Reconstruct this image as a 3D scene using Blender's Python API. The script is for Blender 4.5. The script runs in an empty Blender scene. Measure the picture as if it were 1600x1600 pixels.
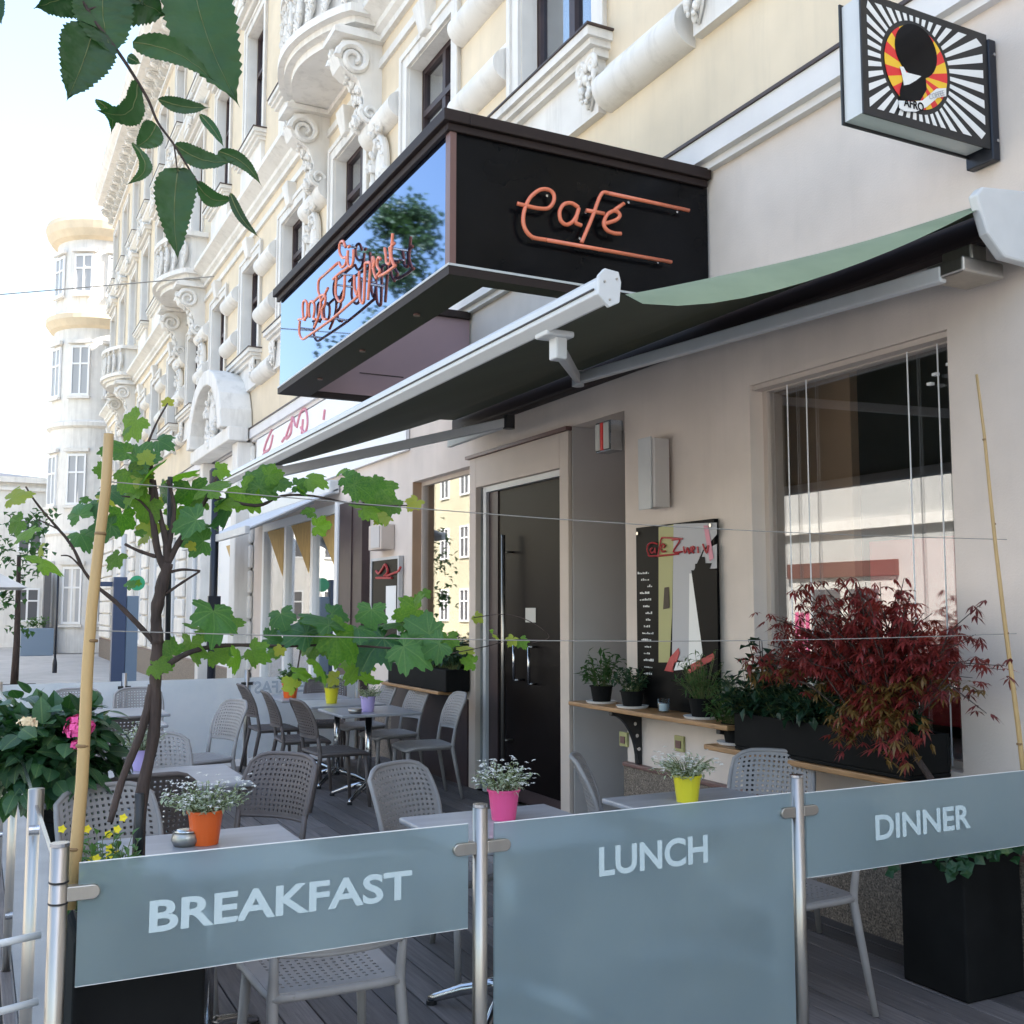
import bpy, math, random
from mathutils import Vector, Matrix
R = math.radians
rnd = random.Random(7)
scene = bpy.context.scene
col = scene.collection

# ------------------------------------------------------------------ camera, sky, sun, exposure
CAM_H, YAW, PITCH, FPX = 1.62, R(26.9), R(5.19), 1650.0
cam = bpy.data.cameras.new('camera'); camo = bpy.data.objects.new('camera', cam); col.objects.link(camo)
camo.location = (0, 0, CAM_H); camo.rotation_euler = (R(90) + PITCH, 0, -YAW)
cam.sensor_width = 36; cam.lens = FPX / 1600 * 36; cam.clip_start = 0.05; cam.clip_end = 2000
scene.camera = camo
SUN_EL, SUN_AZ = R(50), R(128)            # azimuth clockwise from +Y
world = bpy.data.worlds.new('World'); scene.world = world; world.use_nodes = True
wn = world.node_tree.nodes; wl = world.node_tree.links
bg = wn['Background']; sky = wn.new('ShaderNodeTexSky'); sky.sky_type = 'NISHITA'; sky.sun_disc = False
sky.sun_elevation = SUN_EL; sky.sun_rotation = SUN_AZ; sky.air_density = 1.4; sky.dust_density = 3.0; sky.ozone_density = .6
wl.new(sky.outputs[0], bg.inputs[0]); bg.inputs[1].default_value = 0.15
sun = bpy.data.lights.new('sun', 'SUN'); sun.energy = 5.0; sun.angle = R(0.5); sun.color = (1, .95, .87)
suno = bpy.data.objects.new('sun', sun); col.objects.link(suno)
sd = Vector((math.sin(SUN_AZ) * math.cos(SUN_EL), math.cos(SUN_AZ) * math.cos(SUN_EL), math.sin(SUN_EL)))
suno.rotation_euler = sd.to_track_quat('Z', 'Y').to_euler(); suno.location = (20, -20, 40)
scene.view_settings.view_transform = 'Standard'; scene.view_settings.look = 'None'
scene.view_settings.gamma = 1; scene.view_settings.use_curve_mapping = False
scene.view_settings.exposure = 1.9

# measured points: a picture point carried onto a real plane of the place
cr = (math.cos(YAW), -math.sin(YAW), 0)
cf = (math.sin(YAW) * math.cos(PITCH), math.cos(YAW) * math.cos(PITCH), math.sin(PITCH))
cu = (-math.sin(YAW) * math.sin(PITCH), -math.cos(YAW) * math.sin(PITCH), math.cos(PITCH))
def at(u, v, x=None, y=None, z=None):
    a = (u - 800) / FPX; b = (800 - v) / FPX
    d = [cf[i] + a * cr[i] + b * cu[i] for i in range(3)]
    t = x / d[0] if x is not None else y / d[1] if y is not None else (z - CAM_H) / d[2]
    return Vector((t * d[0], t * d[1], CAM_H + t * d[2]))

# ------------------------------------------------------------------ materials
M = {}
def mat(name, c, rough=.6, metal=0., var=.0, scale=8., bump=0., bscale=None, spec=.5, detail=4, stretch=None, var2=0., scale2=1.):
    m = bpy.data.materials.new(name); m.use_nodes = True; nt = m.node_tree; n = nt.nodes; l = nt.links
    b = n['Principled BSDF']; b.inputs['Roughness'].default_value = rough; b.inputs['Metallic'].default_value = metal
    b.inputs['Specular IOR Level'].default_value = spec
    b.inputs['Base Color'].default_value = (*c, 1)
    tc = n.new('ShaderNodeTexCoord'); src = tc.outputs['Object']
    if stretch:
        mp = n.new('ShaderNodeMapping'); mp.inputs['Scale'].default_value = stretch; l.new(src, mp.inputs[0]); src = mp.outputs[0]
    last = None
    def layer(v, s, base):
        nz = n.new('ShaderNodeTexNoise'); nz.inputs['Scale'].default_value = s; nz.inputs['Detail'].default_value = detail
        l.new(src, nz.inputs['Vector'])
        mr = n.new('ShaderNodeMapRange'); mr.inputs[1].default_value = .3; mr.inputs[2].default_value = .7
        mr.inputs[3].default_value = 1 - v; mr.inputs[4].default_value = 1 + v; l.new(nz.outputs[0], mr.inputs[0])
        mx = n.new('ShaderNodeVectorMath'); mx.operation = 'SCALE'; l.new(mr.outputs[0], mx.inputs['Scale'])
        if base is None: mx.inputs[0].default_value = c
        else: l.new(base, mx.inputs[0])
        return mx.outputs[0]
    if var: last = layer(var, scale, None)
    if var2: last = layer(var2, scale2, last)
    if last: l.new(last, b.inputs['Base Color'])
    if bump:
        nz = n.new('ShaderNodeTexNoise'); nz.inputs['Scale'].default_value = bscale or scale * 3; nz.inputs['Detail'].default_value = 5
        l.new(src, nz.inputs['Vector'])
        bp = n.new('ShaderNodeBump'); bp.inputs['Strength'].default_value = bump; bp.inputs['Distance'].default_value = .01
        l.new(nz.outputs[0], bp.inputs['Height']); l.new(bp.outputs[0], b.inputs['Normal'])
    M[name] = m; return m
def add_veins(name, dirs, w=.012):
    m = M[name]; nt = m.node_tree; n = nt.nodes; l = nt.links; tc = n.new('ShaderNodeTexCoord'); last = None
    for a in dirs:
        vm = n.new('ShaderNodeVectorMath'); vm.operation = 'DOT_PRODUCT'; l.new(tc.outputs['Object'], vm.inputs[0]); vm.inputs[1].default_value = (math.sin(R(a)), -math.cos(R(a)), 0)
        ab = n.new('ShaderNodeMath'); ab.operation = 'ABSOLUTE'; l.new(vm.outputs['Value'], ab.inputs[0]); cur = ab.outputs[0]
        if last is not None:
            mn = n.new('ShaderNodeMath'); mn.operation = 'MINIMUM'; l.new(last, mn.inputs[0]); l.new(cur, mn.inputs[1]); cur = mn.outputs[0]
        last = cur
    mr = n.new('ShaderNodeMapRange'); mr.inputs[1].default_value = w * .4; mr.inputs[2].default_value = w * 1.6; mr.inputs[3].default_value = .26; mr.inputs[4].default_value = 0; l.new(last, mr.inputs[0])
    old = [k for k in l if k.to_node.type == 'BSDF_PRINCIPLED' and k.to_socket.name == 'Base Color'][0]; src = old.from_socket; bs = old.to_node
    mx = n.new('ShaderNodeMixRGB'); l.new(mr.outputs[0], mx.inputs[0]); l.new(src, mx.inputs[1]); mx.inputs[2].default_value = (.30, .42, .12, 1); l.new(mx.outputs[0], bs.inputs['Base Color'])
def glassmat(name, tint, refl, rough=0.0, dcol=None, dmix=0.0):
    m = bpy.data.materials.new(name); m.use_nodes = True; n = m.node_tree.nodes; l = m.node_tree.links
    n.remove(n['Principled BSDF']); out = n['Material Output']
    tr = n.new('ShaderNodeBsdfTransparent'); tr.inputs[0].default_value = (*tint, 1)
    gl = n.new('ShaderNodeBsdfGlossy'); gl.inputs['Roughness'].default_value = rough; gl.inputs[0].default_value = (.96, .98, 1, 1)
    ge = n.new('ShaderNodeNewGeometry'); dt = n.new('ShaderNodeVectorMath'); dt.operation = 'DOT_PRODUCT'; l.new(ge.outputs['Incoming'], dt.inputs[0]); l.new(ge.outputs['Normal'], dt.inputs[1])
    ab = n.new('ShaderNodeMath'); ab.operation = 'ABSOLUTE'; l.new(dt.outputs['Value'], ab.inputs[0])
    sb_ = n.new('ShaderNodeMath'); sb_.operation = 'SUBTRACT'; sb_.inputs[0].default_value = 1; l.new(ab.outputs[0], sb_.inputs[1])
    pw = n.new('ShaderNodeMath'); pw.operation = 'POWER'; l.new(sb_.outputs[0], pw.inputs[0]); pw.inputs[1].default_value = 4
    mr = n.new('ShaderNodeMapRange'); mr.inputs[3].default_value = refl; mr.inputs[4].default_value = 1
    l.new(pw.outputs[0], mr.inputs[0])
    mx = n.new('ShaderNodeMixShader'); l.new(mr.outputs[0], mx.inputs[0]); l.new(tr.outputs[0], mx.inputs[1]); l.new(gl.outputs[0], mx.inputs[2])
    l.new(mx.outputs[0], out.inputs[0]); M[name] = m; return m
def leafmat(name, c, c2, rough=.45, veins=True, trans=.35):
    m = bpy.data.materials.new(name); m.use_nodes = True; n = m.node_tree.nodes; l = m.node_tree.links
    b = n['Principled BSDF']; b.inputs['Roughness'].default_value = rough
    tc = n.new('ShaderNodeTexCoord'); nz = n.new('ShaderNodeTexNoise'); nz.inputs['Scale'].default_value = 14; l.new(tc.outputs['Object'], nz.inputs[0])
    oi = n.new('ShaderNodeObjectInfo'); ad = n.new('ShaderNodeMath'); ad.operation = 'MULTIPLY_ADD'
    l.new(oi.outputs['Random'], ad.inputs[0]); ad.inputs[1].default_value = .8; l.new(nz.outputs[0], ad.inputs[2])
    mr = n.new('ShaderNodeMapRange'); mr.inputs[1].default_value = .35; mr.inputs[2].default_value = 1.35; l.new(ad.outputs[0], mr.inputs[0])
    mx = n.new('ShaderNodeMixRGB'); mx.inputs[1].default_value = (*c, 1); mx.inputs[2].default_value = (*c2, 1); l.new(mr.outputs[0], mx.inputs[0])
    l.new(mx.outputs[0], b.inputs['Base Color'])
    bp = n.new('ShaderNodeBump'); bp.inputs['Strength'].default_value = .5; bp.inputs['Distance'].default_value = .004
    wv = n.new('ShaderNodeTexNoise'); wv.inputs['Scale'].default_value = 60; l.new(tc.outputs['Object'], wv.inputs[0])
    l.new(wv.outputs[0], bp.inputs['Height']); l.new(bp.outputs[0], b.inputs['Normal'])
    ts = n.new('ShaderNodeBsdfTranslucent'); 
    g = n.new('ShaderNodeMixRGB'); g.blend_type = 'MULTIPLY'; g.inputs[0].default_value = 1; g.inputs[2].default_value = (1.6, 1.8, .7, 1); l.new(mx.outputs[0], g.inputs[1])
    l.new(g.outputs[0], ts.inputs[0])
    ms = n.new('ShaderNodeMixShader'); ms.inputs[0].default_value = trans; l.new(b.outputs[0], ms.inputs[1]); l.new(ts.outputs[0], ms.inputs[2])
    l.new(ms.outputs[0], n['Material Output'].inputs[0]); M[name] = m; return m

mat('plaster', (.67, .585, .52), .85, var=.05, scale=2.5, bump=.15, bscale=90, var2=.09, scale2=.9)
def streaks(name, amt=.10):
    m = M[name]; n = m.node_tree.nodes; l = m.node_tree.links; bs = n['Principled BSDF']; src = bs.inputs['Base Color'].links[0].from_socket
    tc = n.new('ShaderNodeTexCoord'); mp = n.new('ShaderNodeMapping'); mp.inputs['Scale'].default_value = (3, 3, .25); l.new(tc.outputs['Object'], mp.inputs[0])
    nz = n.new('ShaderNodeTexNoise'); nz.inputs['Scale'].default_value = 2.2; nz.inputs['Detail'].default_value = 8; nz.inputs['Roughness'].default_value = .65; l.new(mp.outputs[0], nz.inputs[0])
    mr = n.new('ShaderNodeMapRange'); mr.inputs[1].default_value = .50; mr.inputs[2].default_value = .78; mr.inputs[3].default_value = 0; mr.inputs[4].default_value = amt * 3; l.new(nz.outputs[0], mr.inputs[0])
    mx = n.new('ShaderNodeMixRGB'); l.new(mr.outputs[0], mx.inputs[0]); l.new(src, mx.inputs[1]); mx.inputs[2].default_value = (.30, .27, .24, 1); l.new(mx.outputs[0], bs.inputs['Base Color'])
streaks('plaster', .035)
mat('plaster_white', (.70, .675, .66), .85, var=.05, scale=3, bump=.1, bscale=60)
mat('cream', (.69, .585, .435), .9, var=.05, scale=2, bump=.12, bscale=50, var2=.06, scale2=.5)
mat('stucco', (.72, .695, .655), .85, var=.06, scale=3, bump=.15, bscale=40, var2=.06, scale2=.7)
streaks('cream', .06); streaks('stucco', .13)
mat('stucco_grey', (.55, .53, .50), .9, var=.12, scale=4, bump=.2, bscale=30)
mat('reveal_grey', (.52, .49, .475), .5, var=.03, scale=3)
mat('portal', (.58, .495, .43), .6, var=.03, scale=3)
mat('brown_wood', (.045, .028, .03), .45, var=.2, scale=6)
mat('dark', (.02, .018, .018), .6)
mat('interior', (.10, .075, .055), .8, var=.3, scale=1.5)
mat('interior_brown', (.42, .27, .17), .7, var=.1, scale=2)
mat('curtain', (.6, .6, .62), .9, var=.1, scale=10)
mat('steel', (.42, .395, .36), .36, 1., var=.06, scale=30, bump=.05, bscale=200, stretch=(1, 1, .1))
mat('steel_bright', (.55, .55, .56), .18, 1.)
mat('white_metal', (.56, .57, .57), .35, var=.03, scale=10)
mat('alu', (.50, .51, .52), .42, var=.05, scale=6)
mat('sign_black', (.005, .005, .006), .2, spec=.14, var=.3, scale=3)
mat('sign_frame', (.022, .013, .012), .6, spec=.3)
mat('sign_edge', (.16, .085, .075), .4)
mat('mauve', (.30, .20, .215), .6, var=.05, scale=2)
mat('neon', (.72, .20, .11), .15, var=.05, scale=10)
mat('black_metal', (.015, .015, .016), .4)
mat('navy_metal', (.02, .024, .035), .4, .4)
mat('flashing', (.05, .03, .025), .5)
mat('granite', (.16, .13, .105), .6, var=.75, scale=110, bump=.1, bscale=120, detail=2, var2=.35, scale2=45)
mat('plank', (.135, .118, .115), .65, var=.25, scale=5, bump=.35, bscale=30, stretch=(14, .7, 1), var2=.15, scale2=.6)
nt = M['plank'].node_tree; bs = nt.nodes['Principled BSDF']; src = bs.inputs['Base Color'].links[0].from_socket; oi = nt.nodes.new('ShaderNodeObjectInfo'); mr = nt.nodes.new('ShaderNodeMapRange'); mr.inputs[3].default_value = .62; mr.inputs[4].default_value = 1.3
nt.links.new(oi.outputs['Random'], mr.inputs[0]); vm = nt.nodes.new('ShaderNodeVectorMath'); vm.operation = 'SCALE'; nt.links.new(src, vm.inputs[0]); nt.links.new(mr.outputs[0], vm.inputs['Scale']); nt.links.new(vm.outputs[0], bs.inputs['Base Color'])
mat('deck_base', (.02, .018, .018), .9)
mat('pavement', (.42, .40, .375), .85, var=.1, scale=3, bump=.2, bscale=60, var2=.1, scale2=.4)
mat('chair', (.285, .268, .262), .55, var=.06, scale=12)
mat('chair_brown', (.115, .095, .09), .55, var=.08, scale=12)
mat('table', (.22, .215, .23), .35, var=.12, scale=4, stretch=(1, 5, 1), bump=.05)
mat('slate_top', (.33, .335, .36), .3, var=.12, scale=3, stretch=(1, 6, 1))
mat('pot_orange', (.82, .13, .015), .3); mat('pot_pink', (.85, .10, .28), .3); mat('pot_yellow', (.78, .68, .03), .3)
mat('pot_lavender', (.50, .40, .72), .3); mat('pot_black', (.006, .006, .006), .8, var=.3, scale=6, spec=.2); mat('pot_grey', (.05, .045, .045), .5, var=.2, scale=8)
mat('soil', (.03, .02, .015), .95)
mat('bamboo', (.42, .28, .12), .45, var=.18, scale=14, stretch=(1, 1, .12))
mat('bamboo_node', (.20, .12, .05), .6)
mat('wood_shelf', (.36, .20, .09), .45, var=.25, scale=10, stretch=(8, .6, 8), bump=.1)
mat('bark', (.048, .032, .027), .85, var=.4, scale=30, bump=.9, bscale=60, stretch=(1, 1, .3))
mat('stem_green', (.12, .15, .05), .6)
mat('stake', (.02, .022, .025), .5)
mat('wire', (.25, .24, .22), .5)
mat('white', (.80, .80, .80), .5); mat('print_white', (.78, .78, .76), .5)
mat('red', (.72, .03, .03), .4); mat('yellow', (.85, .52, .03), .4); mat('magenta', (.55, .09, .22), .6)
mat('brick_red', (.13, .055, .045), .7); mat('print_red', (.42, .035, .04), .4); mat('print_olive', (.38, .37, .16), .5); mat('print_grey', (.42, .42, .44), .5)
mat('print_pink', (.62, .25, .32), .5)
mat('navy', (.045, .07, .14), .4); mat('pillar_side', (.16, .22, .30), .3)
mat('green_sign', (.04, .35, .17), .4)
mat('paper', (.55, .54, .50), .7)
mat('awning_grey', (.56, .58, .62), .7, var=.04, scale=4)
mat('tan_cloth', (.50, .33, .12), .8, var=.25, scale=9, stretch=(1, 6, .4))
mat('opp_roof', (.42, .38, .36), .8); mat('roof', (.09, .06, .05), .8, var=.2)
mat('opp_wall', (.47, .465, .45), .9, var=.08, scale=.6); mat('opp_yellow', (.55, .50, .36), .9, var=.05, scale=.6)
mat('opp_window', (.10, .10, .11), .3); mat('pale_pane', (.38, .39, .41), .4)
mat('petal_white', (.78, .76, .70), .6); mat('petal_yellow', (.85, .70, .03), .6); mat('petal_pink', (.75, .08, .30), .6); mat('petal_cream', (.8, .65, .42), .6)
leafmat('grape', (.035, .12, .020), (.16, .29, .03), trans=.5)
leafmat('grape_dark', (.020, .085, .032), (.06, .17, .035), trans=.3)
leafmat('grape_yellow', (.22, .30, .05), (.35, .34, .04), trans=.45)
leafmat('hang_leaf', (.010, .040, .010), (.024, .08, .018), trans=.30, rough=.45)
leafmat('hydrangea', (.010, .045, .025), (.04, .12, .035), trans=.2, rough=.4)
leafmat('herb', (.03, .09, .03), (.07, .15, .04), trans=.3)
leafmat('dark_shrub', (.012, .04, .025), (.03, .085, .035), trans=.2)
leafmat('variegated', (.22, .28, .18), (.45, .48, .38), trans=.2)
leafmat('maple', (.070, .013, .018), (.22, .032, .032), trans=.35)
leafmat('maple_brown', (.09, .05, .02), (.17, .10, .03), trans=.3)
for k_ in ('grape', 'grape_dark', 'grape_yellow'): add_veins(k_, (90, 38, 142, -18, 198))
add_veins('hydrangea', (90,), .02)
leafmat('tree_leaf', (.02, .05, .02), (.05, .10, .03), trans=.2)
glassmat('glass_window', (.97, .98, .98), .17)
mat('glass_door', (.007, .005, .005), .3, spec=.07, var=.2, scale=2)
mat('board_black', (.005, .005, .0055), .35, spec=.07)
glassmat('glass_clear', (.86, .93, .97), .08)
glassmat('glass_upper', (.55, .6, .65), .35)
# mirror-dark sign glass, tinted blue to supply the reflected sky's colour
m = mat('sign_glass', (.10, .17, .34), .03, 1.)
m.node_tree.nodes['Principled BSDF'].inputs['Base Color'].default_value = (.155, .225, .37, 1)
# frosted glass
def frosted(name, c, k):
    m = bpy.data.materials.new(name); m.use_nodes = True; n = m.node_tree.nodes; l = m.node_tree.links
    n.remove(n['Principled BSDF'])
    df = n.new('ShaderNodeBsdfDiffuse'); df.inputs[0].default_value = (*c, 1)
    tl = n.new('ShaderNodeBsdfTranslucent'); tl.inputs[0].default_value = (c[0] * 1.1, c[1] * 1.1, c[2] * 1.1, 1)
    rf = n.new('ShaderNodeBsdfRefraction'); rf.inputs['IOR'].default_value = 1.10; rf.inputs['Roughness'].default_value = .38; rf.inputs[0].default_value = (.75, .85, .9, 1)
    gl = n.new('ShaderNodeBsdfGlossy'); gl.inputs['Roughness'].default_value = .35
    tc = n.new('ShaderNodeTexCoord'); nz = n.new('ShaderNodeTexNoise'); nz.inputs['Scale'].default_value = 2.3; nz.inputs['Detail'].default_value = 6; l.new(tc.outputs['Object'], nz.inputs[0])
    nz2 = n.new('ShaderNodeTexNoise'); nz2.inputs['Scale'].default_value = 1.6; nz2.inputs['Detail'].default_value = 9; nz2.inputs['Roughness'].default_value = .7; l.new(tc.outputs['Object'], nz2.inputs[0])
    mc = n.new('ShaderNodeMixRGB'); mc.inputs[1].default_value = (c[0] * .82, c[1] * .86, c[2] * .90, 1); mc.inputs[2].default_value = (min(1, c[0] * 1.18), min(1, c[1] * 1.14), min(1, c[2] * 1.10), 1)
    m2 = n.new('ShaderNodeMapRange'); m2.inputs[1].default_value = .35; m2.inputs[2].default_value = .65; l.new(nz2.outputs[0], m2.inputs[0]); l.new(m2.outputs[0], mc.inputs[0]); l.new(mc.outputs[0], df.inputs[0])
    a = n.new('ShaderNodeMixShader'); a.inputs[0].default_value = .45; l.new(df.outputs[0], a.inputs[1]); l.new(tl.outputs[0], a.inputs[2])
    b = n.new('ShaderNodeMixShader'); l.new(a.outputs[0], b.inputs[1]); l.new(rf.outputs[0], b.inputs[2])
    mr = n.new('ShaderNodeMapRange'); mr.inputs[1].default_value = .3; mr.inputs[2].default_value = .7; mr.inputs[3].default_value = k - .06; mr.inputs[4].default_value = k + .06; l.new(nz.outputs[0], mr.inputs[0]); l.new(mr.outputs[0], b.inputs[0])
    fr = n.new('ShaderNodeFresnel'); fr.inputs[0].default_value = 1.45
    c2 = n.new('ShaderNodeMixShader'); l.new(fr.outputs[0], c2.inputs[0]); l.new(b.outputs[0], c2.inputs[1]); l.new(gl.outputs[0], c2.inputs[2])
    l.new(c2.outputs[0], n['Material Output'].inputs[0]); M[name] = m
frosted('frost', (.43, .53, .55), .60)
frosted('frost_rear', (.93, .94, .95), .03)
# letters etched in the frosted panels
mat('etch', (.46, .55, .57), .6)
mat('etch_rear', (.50, .54, .60), .6)
# awning cloth
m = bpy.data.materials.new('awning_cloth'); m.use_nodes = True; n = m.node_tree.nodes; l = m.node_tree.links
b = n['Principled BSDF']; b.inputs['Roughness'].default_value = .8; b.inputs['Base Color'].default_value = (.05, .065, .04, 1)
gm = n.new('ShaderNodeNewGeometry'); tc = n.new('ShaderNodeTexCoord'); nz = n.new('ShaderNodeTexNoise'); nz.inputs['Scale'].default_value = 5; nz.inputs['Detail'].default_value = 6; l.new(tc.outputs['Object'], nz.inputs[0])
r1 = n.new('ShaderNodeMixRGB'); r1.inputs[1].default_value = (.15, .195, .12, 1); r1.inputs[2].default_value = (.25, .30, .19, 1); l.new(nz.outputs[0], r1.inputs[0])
r2 = n.new('ShaderNodeMixRGB'); r2.inputs[1].default_value = (.085, .095, .058, 1); r2.inputs[2].default_value = (.065, .072, .045, 1); l.new(nz.outputs[0], r2.inputs[0])  # underside tone; the glow of light through the cloth is put into this colour
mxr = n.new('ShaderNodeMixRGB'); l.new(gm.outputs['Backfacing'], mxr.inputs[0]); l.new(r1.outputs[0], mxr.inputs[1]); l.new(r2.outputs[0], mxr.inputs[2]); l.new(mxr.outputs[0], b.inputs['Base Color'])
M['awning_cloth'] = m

# ------------------------------------------------------------------ mesh helpers
class MB:
    def __init__(s): s.v = []; s.f = []; s.mi = []; s.k = 0
    def add(s, vs, fs):
        o = len(s.v); s.v += [tuple(p) for p in vs]; s.f += [tuple(i + o for i in f) for f in fs]; s.mi += [s.k] * len(fs); return s
    def box(s, a, b):
        x0, y0, z0 = [min(a[i], b[i]) for i in range(3)]; x1, y1, z1 = [max(a[i], b[i]) for i in range(3)]
        return s.add([(x0, y0, z0), (x1, y0, z0), (x1, y1, z0), (x0, y1, z0), (x0, y0, z1), (x1, y0, z1), (x1, y1, z1), (x0, y1, z1)],
                     [(0, 3, 2, 1), (4, 5, 6, 7), (0, 1, 5, 4), (1, 2, 6, 5), (2, 3, 7, 6), (3, 0, 4, 7)])
    def tube(s, pts, rad, n=8, cap=True):
        pts = [Vector(p) for p in pts]; rs = rad if isinstance(rad, (list, tuple)) else [rad] * len(pts)
        vs = []; fs = []; prev = None
        for i, p in enumerate(pts):
            t = (pts[min(i + 1, len(pts) - 1)] - pts[max(i - 1, 0)])
            if t.length < 1e-9: t = Vector((0, 0, 1))
            t.normalize()
            if prev is None:
                a = t.orthogonal().normalized()
            else:
                a = prev - t * prev.dot(t)
                a = a.normalized() if a.length > 1e-6 else t.orthogonal().normalized()
            prev = a; b2 = t.cross(a)
            for k in range(n):
                w = 2 * math.pi * k / n; vs.append(p + (a * math.cos(w) + b2 * math.sin(w)) * rs[i])
        for i in range(len(pts) - 1):
            for k in range(n): fs.append((i * n + k, i * n + (k + 1) % n, (i + 1) * n + (k + 1) % n, (i + 1) * n + k))
        if cap: fs.append(tuple(range(n - 1, -1, -1))); fs.append(tuple((len(pts) - 1) * n + k for k in range(n)))
        return s.add(vs, fs)
    def lathe(s, prof, c=(0, 0, 0), n=20, cap=True):
        vs = []; fs = []
        for r_, z in prof:
            for k in range(n):
                w = 2 * math.pi * k / n; vs.append((c[0] + r_ * math.cos(w), c[1] + r_ * math.sin(w), c[2] + z))
        for i in range(len(prof) - 1):
            for k in range(n): fs.append((i * n + k, i * n + (k + 1) % n, (i + 1) * n + (k + 1) % n, (i + 1) * n + k))
        if cap: fs.append(tuple(range(n - 1, -1, -1))); fs.append(tuple((len(prof) - 1) * n + k for k in range(n)))
        return s.add(vs, fs)
    def prism(s, poly, off):          # polygon of 3-D points extruded along off
        n_ = len(poly); off = Vector(off); poly = [Vector(p) for p in poly]
        return s.add(poly + [p + off for p in poly], [tuple(range(n_))] + [tuple(n_ + i for i in reversed(range(n_)))] + [(i, n_ + i, n_ + (i + 1) % n_, (i + 1) % n_) for i in range(n_)])
    def quad(s, a, b, c, d): return s.add([a, b, c, d], [(0, 1, 2, 3)])
    def blob(s, c, r, n=8, m=5, j=.15):
        vs = []; fs = []
        for i in range(m + 1):
            ph = math.pi * i / m
            for k in range(n):
                w = 2 * math.pi * k / n; q = 1 + rnd.uniform(-j, j)
                vs.append((c[0] + r[0] * q * math.sin(ph) * math.cos(w), c[1] + r[1] * q * math.sin(ph) * math.sin(w), c[2] + r[2] * q * math.cos(ph)))
        for i in range(m):
            for k in range(n): fs.append((i * n + k, (i + 1) * n + k, (i + 1) * n + (k + 1) % n, i * n + (k + 1) % n))
        return s.add(vs, fs)
    def leaf(s, p, d, nrm, L, W, fold=.25):       # small pointed leaf: four triangles
        d = d.normalized(); sd_ = d.cross(nrm)
        sd_ = sd_.normalized() if sd_.length > 1e-5 else d.orthogonal().normalized()
        u_ = sd_.cross(d)
        a = p; m1 = p + d * L * .45 + sd_ * W * .5 + u_ * W * fold; m2 = p + d * L * .45 - sd_ * W * .5 + u_ * W * fold
        c_ = p + d * L * .5; e = p + d * L - u_ * L * .12
        return s.add([a, m1, c_, m2, e], [(0, 1, 2), (0, 2, 3), (1, 4, 2), (2, 4, 3)])
    def mesh(s, name, mats, smooth=False):
        me = bpy.data.meshes.new(name); me.from_pydata(s.v, [], s.f)
        for mm in (mats if isinstance(mats, (list, tuple)) else [mats]): me.materials.append(M[mm])
        if isinstance(mats, (list, tuple)): me.polygons.foreach_set('material_index', s.mi)
        if smooth: me.polygons.foreach_set('use_smooth', [True] * len(me.polygons))
        me.update(); return me
def obj(name, mb, mats, parent=None, smooth=False, bevel=0, loc=None, solid=0, auto=None, fix=True):
    me = mb.mesh(name, mats, smooth) if isinstance(mb, MB) else mb
    o = bpy.data.objects.new(name, me); col.objects.link(o)
    if parent is not None: o.parent = parent
    if loc is not None: o.location = loc
    if solid:
        sm = o.modifiers.new('solid', 'SOLIDIFY'); sm.thickness = solid; sm.offset = 0
    if bevel:
        bm_ = o.modifiers.new('bevel', 'BEVEL'); bm_.width = bevel; bm_.segments = 2; bm_.limit_method = 'ANGLE'
    return o
def tag(o, label=None, cat=None, group=None, kind=None):
    if label: o['label'] = label
    if cat: o['category'] = cat
    if group: o['group'] = group
    if kind: o['kind'] = kind
    return o
def thing(name, label, cat, loc=(0, 0, 0), rotz=0, group=None):
    o = bpy.data.objects.new(name, None); col.objects.link(o); o.location = loc; o.rotation_euler = (0, 0, rotz); o.empty_display_size = .1
    return tag(o, label, cat, group)
def dup(root, loc, rotz, label, group=None, first=False, swap=None):
    if first:
        root.location = loc; root.rotation_euler = (0, 0, rotz); tag(root, label, None, group); return root
    r_ = root.copy(); col.objects.link(r_); r_.location = loc; r_.rotation_euler = (0, 0, rotz); tag(r_, label, None, group)
    for ch in list(root.children):
        c = ch.copy(); col.objects.link(c); c.parent = r_
        for g in ch.children:
            d = g.copy(); col.objects.link(d); d.parent = c
    return r_
def bx(a, b): return MB().box(a, b)
def text_mesh(txt, size, off=0., ext=.001, name='lettering', shear=0.):
    cu_ = bpy.data.curves.new(name, 'FONT'); cu_.body = txt; cu_.size = size; cu_.offset = off; cu_.extrude = ext; cu_.align_x = 'CENTER'; cu_.align_y = 'CENTER'; cu_.shear = shear; cu_.resolution_u = 4
    o = bpy.data.objects.new(name, cu_); col.objects.link(o)
    dg = bpy.context.evaluated_depsgraph_get(); me = bpy.data.meshes.new_from_object(o.evaluated_get(dg)); bpy.data.objects.remove(o)
    return me
def text_obj(txt, size, material, parent, matrix, off=0., ext=.001, sx=1., name='lettering', shear=0.):
    me = text_mesh(txt, size, off, ext, name, shear); me.materials.clear(); me.materials.append(M[material])
    me.transform(matrix @ Matrix.Diagonal((sx, 1, 1, 1)))
    return obj(name, me, None, parent)
FACE_S = Matrix(((1, 0, 0, 0), (0, 0, -1, 0), (0, 1, 0, 0), (0, 0, 0, 1)))       # text read by someone looking along +Y
FACE_W = Matrix(((0, 0, -1, 0), (-1, 0, 0, 0), (0, 1, 0, 0), (0, 0, 0, 1)))      # text read by someone looking along +X

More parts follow.
